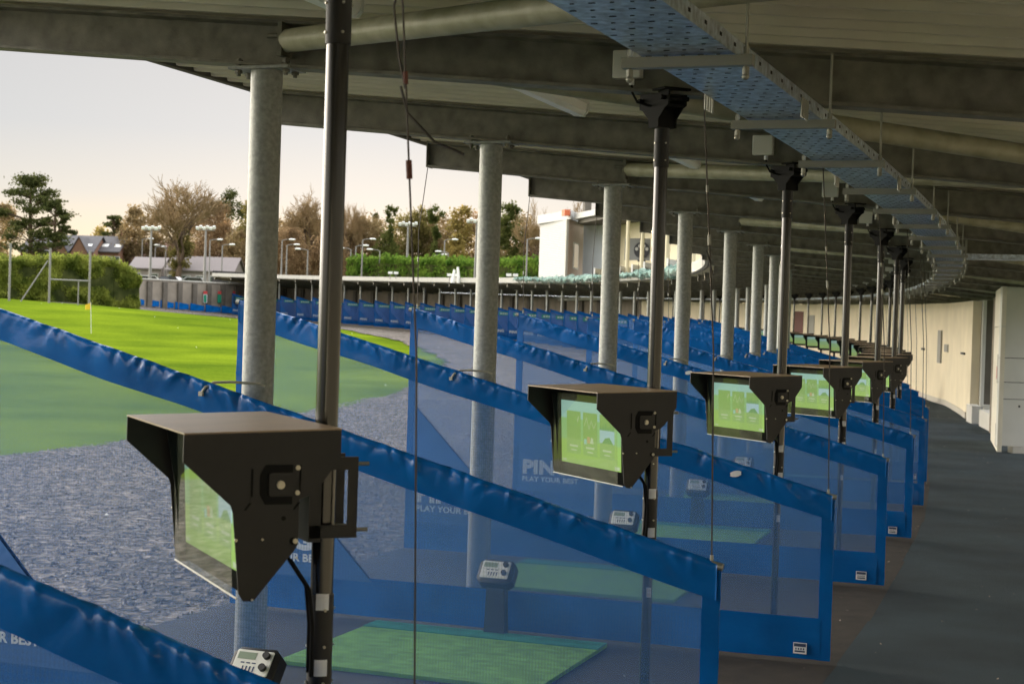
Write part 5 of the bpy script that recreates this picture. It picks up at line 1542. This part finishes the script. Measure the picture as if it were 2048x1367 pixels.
# flat roof on cream posts
roofp = [V2(1143, 117.0), V2(1420, 90), V2(1420, 90)+Vector((5, 14, 0)), V2(1143, 117.0)+Vector((4, 14, 0))]
prism_plan(roofp, zr1+.02, zr1+.42, 'trim', 'roof')
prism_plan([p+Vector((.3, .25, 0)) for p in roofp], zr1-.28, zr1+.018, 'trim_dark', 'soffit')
for x, Z in ((1252, 106), (1281, 103.5), (1331, 98.5), (1384, 93.5)):
    p = V2(x, Z); mb = MB(); mb.tube([(p.x, p.y, zb0), (p.x, p.y, zr1-.28)], .13, 12); hang(mb.build('post', M['cream_post'], None, None, True), club)
cw(V2(1338, 104), V2(1352, 102), zat(1345, 545, 103), zat(1345, 520, 103), .1, 'pane', 'window')
cw(V2(1398, 91.5), V2(1426, 89), zb0, zat(1410, 508, 90), .3, 'pink', 'end_wall')
for i in range(5):
    z0 = zat(1412, 538-i*6.2, 90); cw(V2(1400, 91)+Vector((0, -.1, 0)), V2(1424, 88.8)+Vector((0, -.1, 0)), z0, z0+.12, .08, 'trim', 'louvre')
prism_plan([V2(1060, 128), V2(1428, 86), V2(1428, 86)+Vector((4, 12, 0)), V2(1060, 128)+Vector((3, 12, 0))], 3.75, 4.02, 'concrete_pale', 'terrace_slab')
# white dividers of the upper tier, with dark lettering
for i, (x0, x1, yt, Z) in enumerate(((1188, 1206, 536, 110), (1238, 1262, 532, 105.5), (1263, 1287, 528.5, 103), (1287, 1312, 524, 100.5), (1333, 1357, 517, 96))):
    a = V2(x0, Z); b = V2(x1, Z+2.4)
    root = empty('upper_divider', Vector((a.x, a.y, 4.02)), 'white lettered divider on the clubhouse upper tier, %s from the left' % ordinal(i+1), 'divider', 'white dividers on the upper tier')
    z1 = zat(x0, yt, Z)-4.02; d = b-a; L0 = d.length
    R3 = Matrix.Rotation(math.atan2(d.y, d.x), 4, 'Z')
    mb = MB(); mb.box(0, 0, .0, L0, .05, z1, R3); mb.build('sheet', M['trim'], root)
    mb = MB(); mb.box(-.06, -.02, 0, -.002, .07, z1+.03, R3); mb.build('edge_post', M['tube_white'], root)
    T = R3 @ Matrix(((1, 0, 0, .10), (0, 0, -1, -.004), (0, 1, 0, z1-.52), (0, 0, 0, 1)))
    put_text('lettering', 'PING', M['logo_black'], T, root, size=.34, sx=1.15, bold=.008, extrude=.001)
# curved pale end piece of the clubhouse terrace
mb = MB()
pp = V2(1424, 84)
prof_ = [(0, 0), (1.3, 1.0), (1.35, 1.15), (1.1, 1.2), (.6, .95), (.55, 2.2), (.15, 2.3), (0, .9)]
W = Matrix.Translation((pp.x, pp.y, zat(1424, 556, 84)))
mb.prism([(a*.8, b*.75) for a, b in prof_], 0, .3, W); hang(mb.build('end_fin', M['trim']), club)

# crumpled green safety net along the canopy edge
def net_mat():
    m = bpy.data.materials.new('net_green'); m.use_nodes = True
    nt = m.node_tree; N = nt.nodes; L = nt.links; N.clear()
    out = N.new('ShaderNodeOutputMaterial'); mix = N.new('ShaderNodeMixShader'); tr_ = N.new('ShaderNodeBsdfTransparent'); df = N.new('ShaderNodeBsdfDiffuse')
    tc = N.new('ShaderNodeTexCoord'); nz = N.new('ShaderNodeTexNoise'); nz.inputs['Scale'].default_value = 2.4; nz.inputs['Detail'].default_value = 8; L.new(tc.outputs['Object'], nz.inputs['Vector'])
    rp = N.new('ShaderNodeValToRGB'); rp.color_ramp.elements[0].position = .38; rp.color_ramp.elements[1].position = .62
    rp.color_ramp.elements[0].color = (.08, .15, .13, 1); rp.color_ramp.elements[1].color = (.30, .42, .37, 1)
    L.new(nz.outputs[0], rp.inputs[0]); L.new(rp.outputs[0], df.inputs[0]); mix.inputs[0].default_value = .6
    L.new(tr_.outputs[0], mix.inputs[1]); L.new(df.outputs[0], mix.inputs[2]); L.new(mix.outputs[0], out.inputs[0])
    return m
mb = MB(); k0, k1 = 16.5, 31.0; n1, n2 = 260, 8; vs = []; fs = []
for i in range(n1+1):
    t = i/n1; k = k0+(k1-k0)*t
    for j in range(n2+1):
        u = j/n2; sagz = .55*(.5+.5*math.sin(t*9+1))*(1-t*.4)
        r = 4.55+.35*math.sin(math.pi*u)+.12*noise.noise(Vector((k*3, u*3, 1)))
        z = rz(4.4)+.36-u*(.20+sagz*.42)+.22*noise.noise(Vector((k*5, u*3, 7)))+.1*noise.noise(Vector((k*14, u*5, 3)))
        vs.append(P(k, r, z, .3529))
for i in range(n1):
    for j in range(n2):
        a = i*(n2+1)+j; fs.append((a, a+1, a+n2+2, a+n2+1))
mb.add(vs, fs)
tag(mb.build('safety_net', net_mat(), None, None, 'all'), 'crumpled green safety net draped along the far canopy edge below the clubhouse', 'net')

# ================================================================== light, sky, camera
SUN_AZ, SUN_EL = rad(-4.6), rad(2.9)       # bearing right of the view axis, height
wd = bpy.data.worlds.new('World'); SC.world = wd; wd.use_nodes = True
nt = wd.node_tree; N = nt.nodes; L = nt.links; bg = N['Background']
sky = N.new('ShaderNodeTexSky'); sky.sky_type = 'NISHITA'; sky.sun_disc = False
sky.sun_elevation = SUN_EL; sky.sun_rotation = SUN_AZ; sky.air_density = 1.0; sky.dust_density = 2.5; sky.ozone_density = 1.0; sky.altitude = 50
hs = N.new('ShaderNodeHueSaturation'); hs.inputs['Saturation'].default_value = .45; hs.inputs['Value'].default_value = .03
L.new(sky.outputs[0], hs.inputs['Color'])
# sky by height; bright band above the view added to light the bays
tc = N.new('ShaderNodeTexCoord'); sx = N.new('ShaderNodeSeparateXYZ'); L.new(tc.outputs['Generated'], sx.inputs[0])
def ramp_(pts):
    r = N.new('ShaderNodeValToRGB'); e = r.color_ramp.elements
    e[0].position = pts[0][0]; e[0].color = (*pts[0][1], 1); e[1].position = pts[-1][0]; e[1].color = (*pts[-1][1], 1)
    for p_, c_ in pts[1:-1]:
        q_ = e.new(p_); q_.color = (*c_, 1)
    L.new(sx.outputs['Z'], r.inputs[0]); return r
def g_(v, t=(.97, .98, 1.0)): return tuple(v*c for c in t)
WARM = (1.05, .96, .82)
r_front = ramp_([(0.0, (.094, .068, .034)), (.035, (.084, .069, .046)), (.07, (.061, .0585, .053)), (.11, (.0505, .052, .053)), (.16, g_(.051)), (.235, g_(.30)), (.5, g_(.34)), (.68, g_(.24)), (1.0, g_(.20))])
r_left_fill = ramp_([(0.0, g_(.75, WARM)), (.12, g_(1.0, WARM)), (.28, g_(.85, WARM)), (.5, g_(.7, WARM)), (.68, g_(.28)), (1.0, g_(.20))])  # added warm glow left of the view, unseen, lights bays and rear wall
wx = N.new('ShaderNodeMapRange'); wx.interpolation_type = 'SMOOTHSTEP'
wx.inputs['From Min'].default_value = -.36; wx.inputs['From Max'].default_value = -.75; wx.inputs['To Min'].default_value = 0; wx.inputs['To Max'].default_value = 1
L.new(sx.outputs['X'], wx.inputs['Value'])
wy = N.new('ShaderNodeMapRange'); wy.interpolation_type = 'SMOOTHSTEP'
wy.inputs['From Min'].default_value = -.12; wy.inputs['From Max'].default_value = .22; wy.inputs['To Min'].default_value = .12; wy.inputs['To Max'].default_value = 1
L.new(sx.outputs['Y'], wy.inputs['Value'])
wm = N.new('ShaderNodeMath'); wm.operation = 'MULTIPLY'; L.new(wx.outputs[0], wm.inputs[0]); L.new(wy.outputs[0], wm.inputs[1])
# the sky behind the camera, away from the sunset, is dimmer
by = N.new('ShaderNodeMapRange'); by.interpolation_type = 'SMOOTHSTEP'
by.inputs['From Min'].default_value = -.45; by.inputs['From Max'].default_value = .1; by.inputs['To Min'].default_value = .55; by.inputs['To Max'].default_value = 1
L.new(sx.outputs['Y'], by.inputs['Value'])
fr_ = N.new('ShaderNodeMix'); fr_.data_type = 'RGBA'; fr_.blend_type = 'MULTIPLY'; fr_.inputs[0].default_value = 1; L.new(r_front.outputs[0], fr_.inputs[6]); L.new(by.outputs[0], fr_.inputs[7])
mr = N.new('ShaderNodeMix'); mr.data_type = 'RGBA'; L.new(wm.outputs[0], mr.inputs[0]); L.new(fr_.outputs[2], mr.inputs[6]); L.new(r_left_fill.outputs[0], mr.inputs[7])
sc_ = N.new('ShaderNodeVectorMath'); sc_.operation = 'SCALE'; sc_.inputs['Scale'].default_value = 60.0; L.new(mr.outputs[2], sc_.inputs[0])
cl = N.new('ShaderNodeMix'); cl.data_type = 'RGBA'; cl.blend_type = 'MULTIPLY'; cl.inputs[0].default_value = 1
cl.inputs[6].default_value = (1, 1, 1, 1); L.new(sc_.outputs[0], cl.inputs[7])
ad = N.new('ShaderNodeMix'); ad.data_type = 'RGBA'; ad.blend_type = 'ADD'; ad.inputs[0].default_value = 1
L.new(hs.outputs[0], ad.inputs[6]); L.new(cl.outputs[2], ad.inputs[7]); L.new(ad.outputs[2], bg.inputs['Color'])
bg.inputs['Strength'].default_value = .1
sl = bpy.data.lights.new('sun', 'SUN'); sl.energy = 4.5; sl.angle = rad(.6); sl.color = (1.0, .78, .52)
so = bpy.data.objects.new('sun', sl); COL.objects.link(so)
sd = Vector((math.sin(SUN_AZ)*math.cos(SUN_EL), math.cos(SUN_AZ)*math.cos(SUN_EL), math.sin(SUN_EL)))
so.rotation_euler = (-sd).to_track_quat('-Z', 'Y').to_euler(); so.location = sd*60

cam = bpy.data.cameras.new('camera'); co = bpy.data.objects.new('camera', cam); COL.objects.link(co)
cam.sensor_fit = 'HORIZONTAL'; cam.sensor_width = 36.0; cam.lens = FPX/2048*36.0
cam.clip_start = .05; cam.clip_end = 3000
cam.dof.use_dof = True; cam.dof.focus_distance = 8.5; cam.dof.aperture_fstop = 8
co.matrix_world = Matrix(((Rv.x, Uv.x, -Fv.x, 0), (Rv.y, Uv.y, -Fv.y, 0), (Rv.z, Uv.z, -Fv.z, EYE), (0, 0, 0, 1)))
SC.camera = co
SC.view_settings.view_transform = 'Standard'; SC.view_settings.look = 'None'; SC.view_settings.exposure = 1.05; SC.view_settings.gamma = 1
SC.cycles.transparent_max_bounces = 64; SC.cycles.max_bounces = 8; SC.cycles.diffuse_bounces = 4
SC.cycles.use_denoising = True
SC.cycles.sample_clamp_indirect = 6
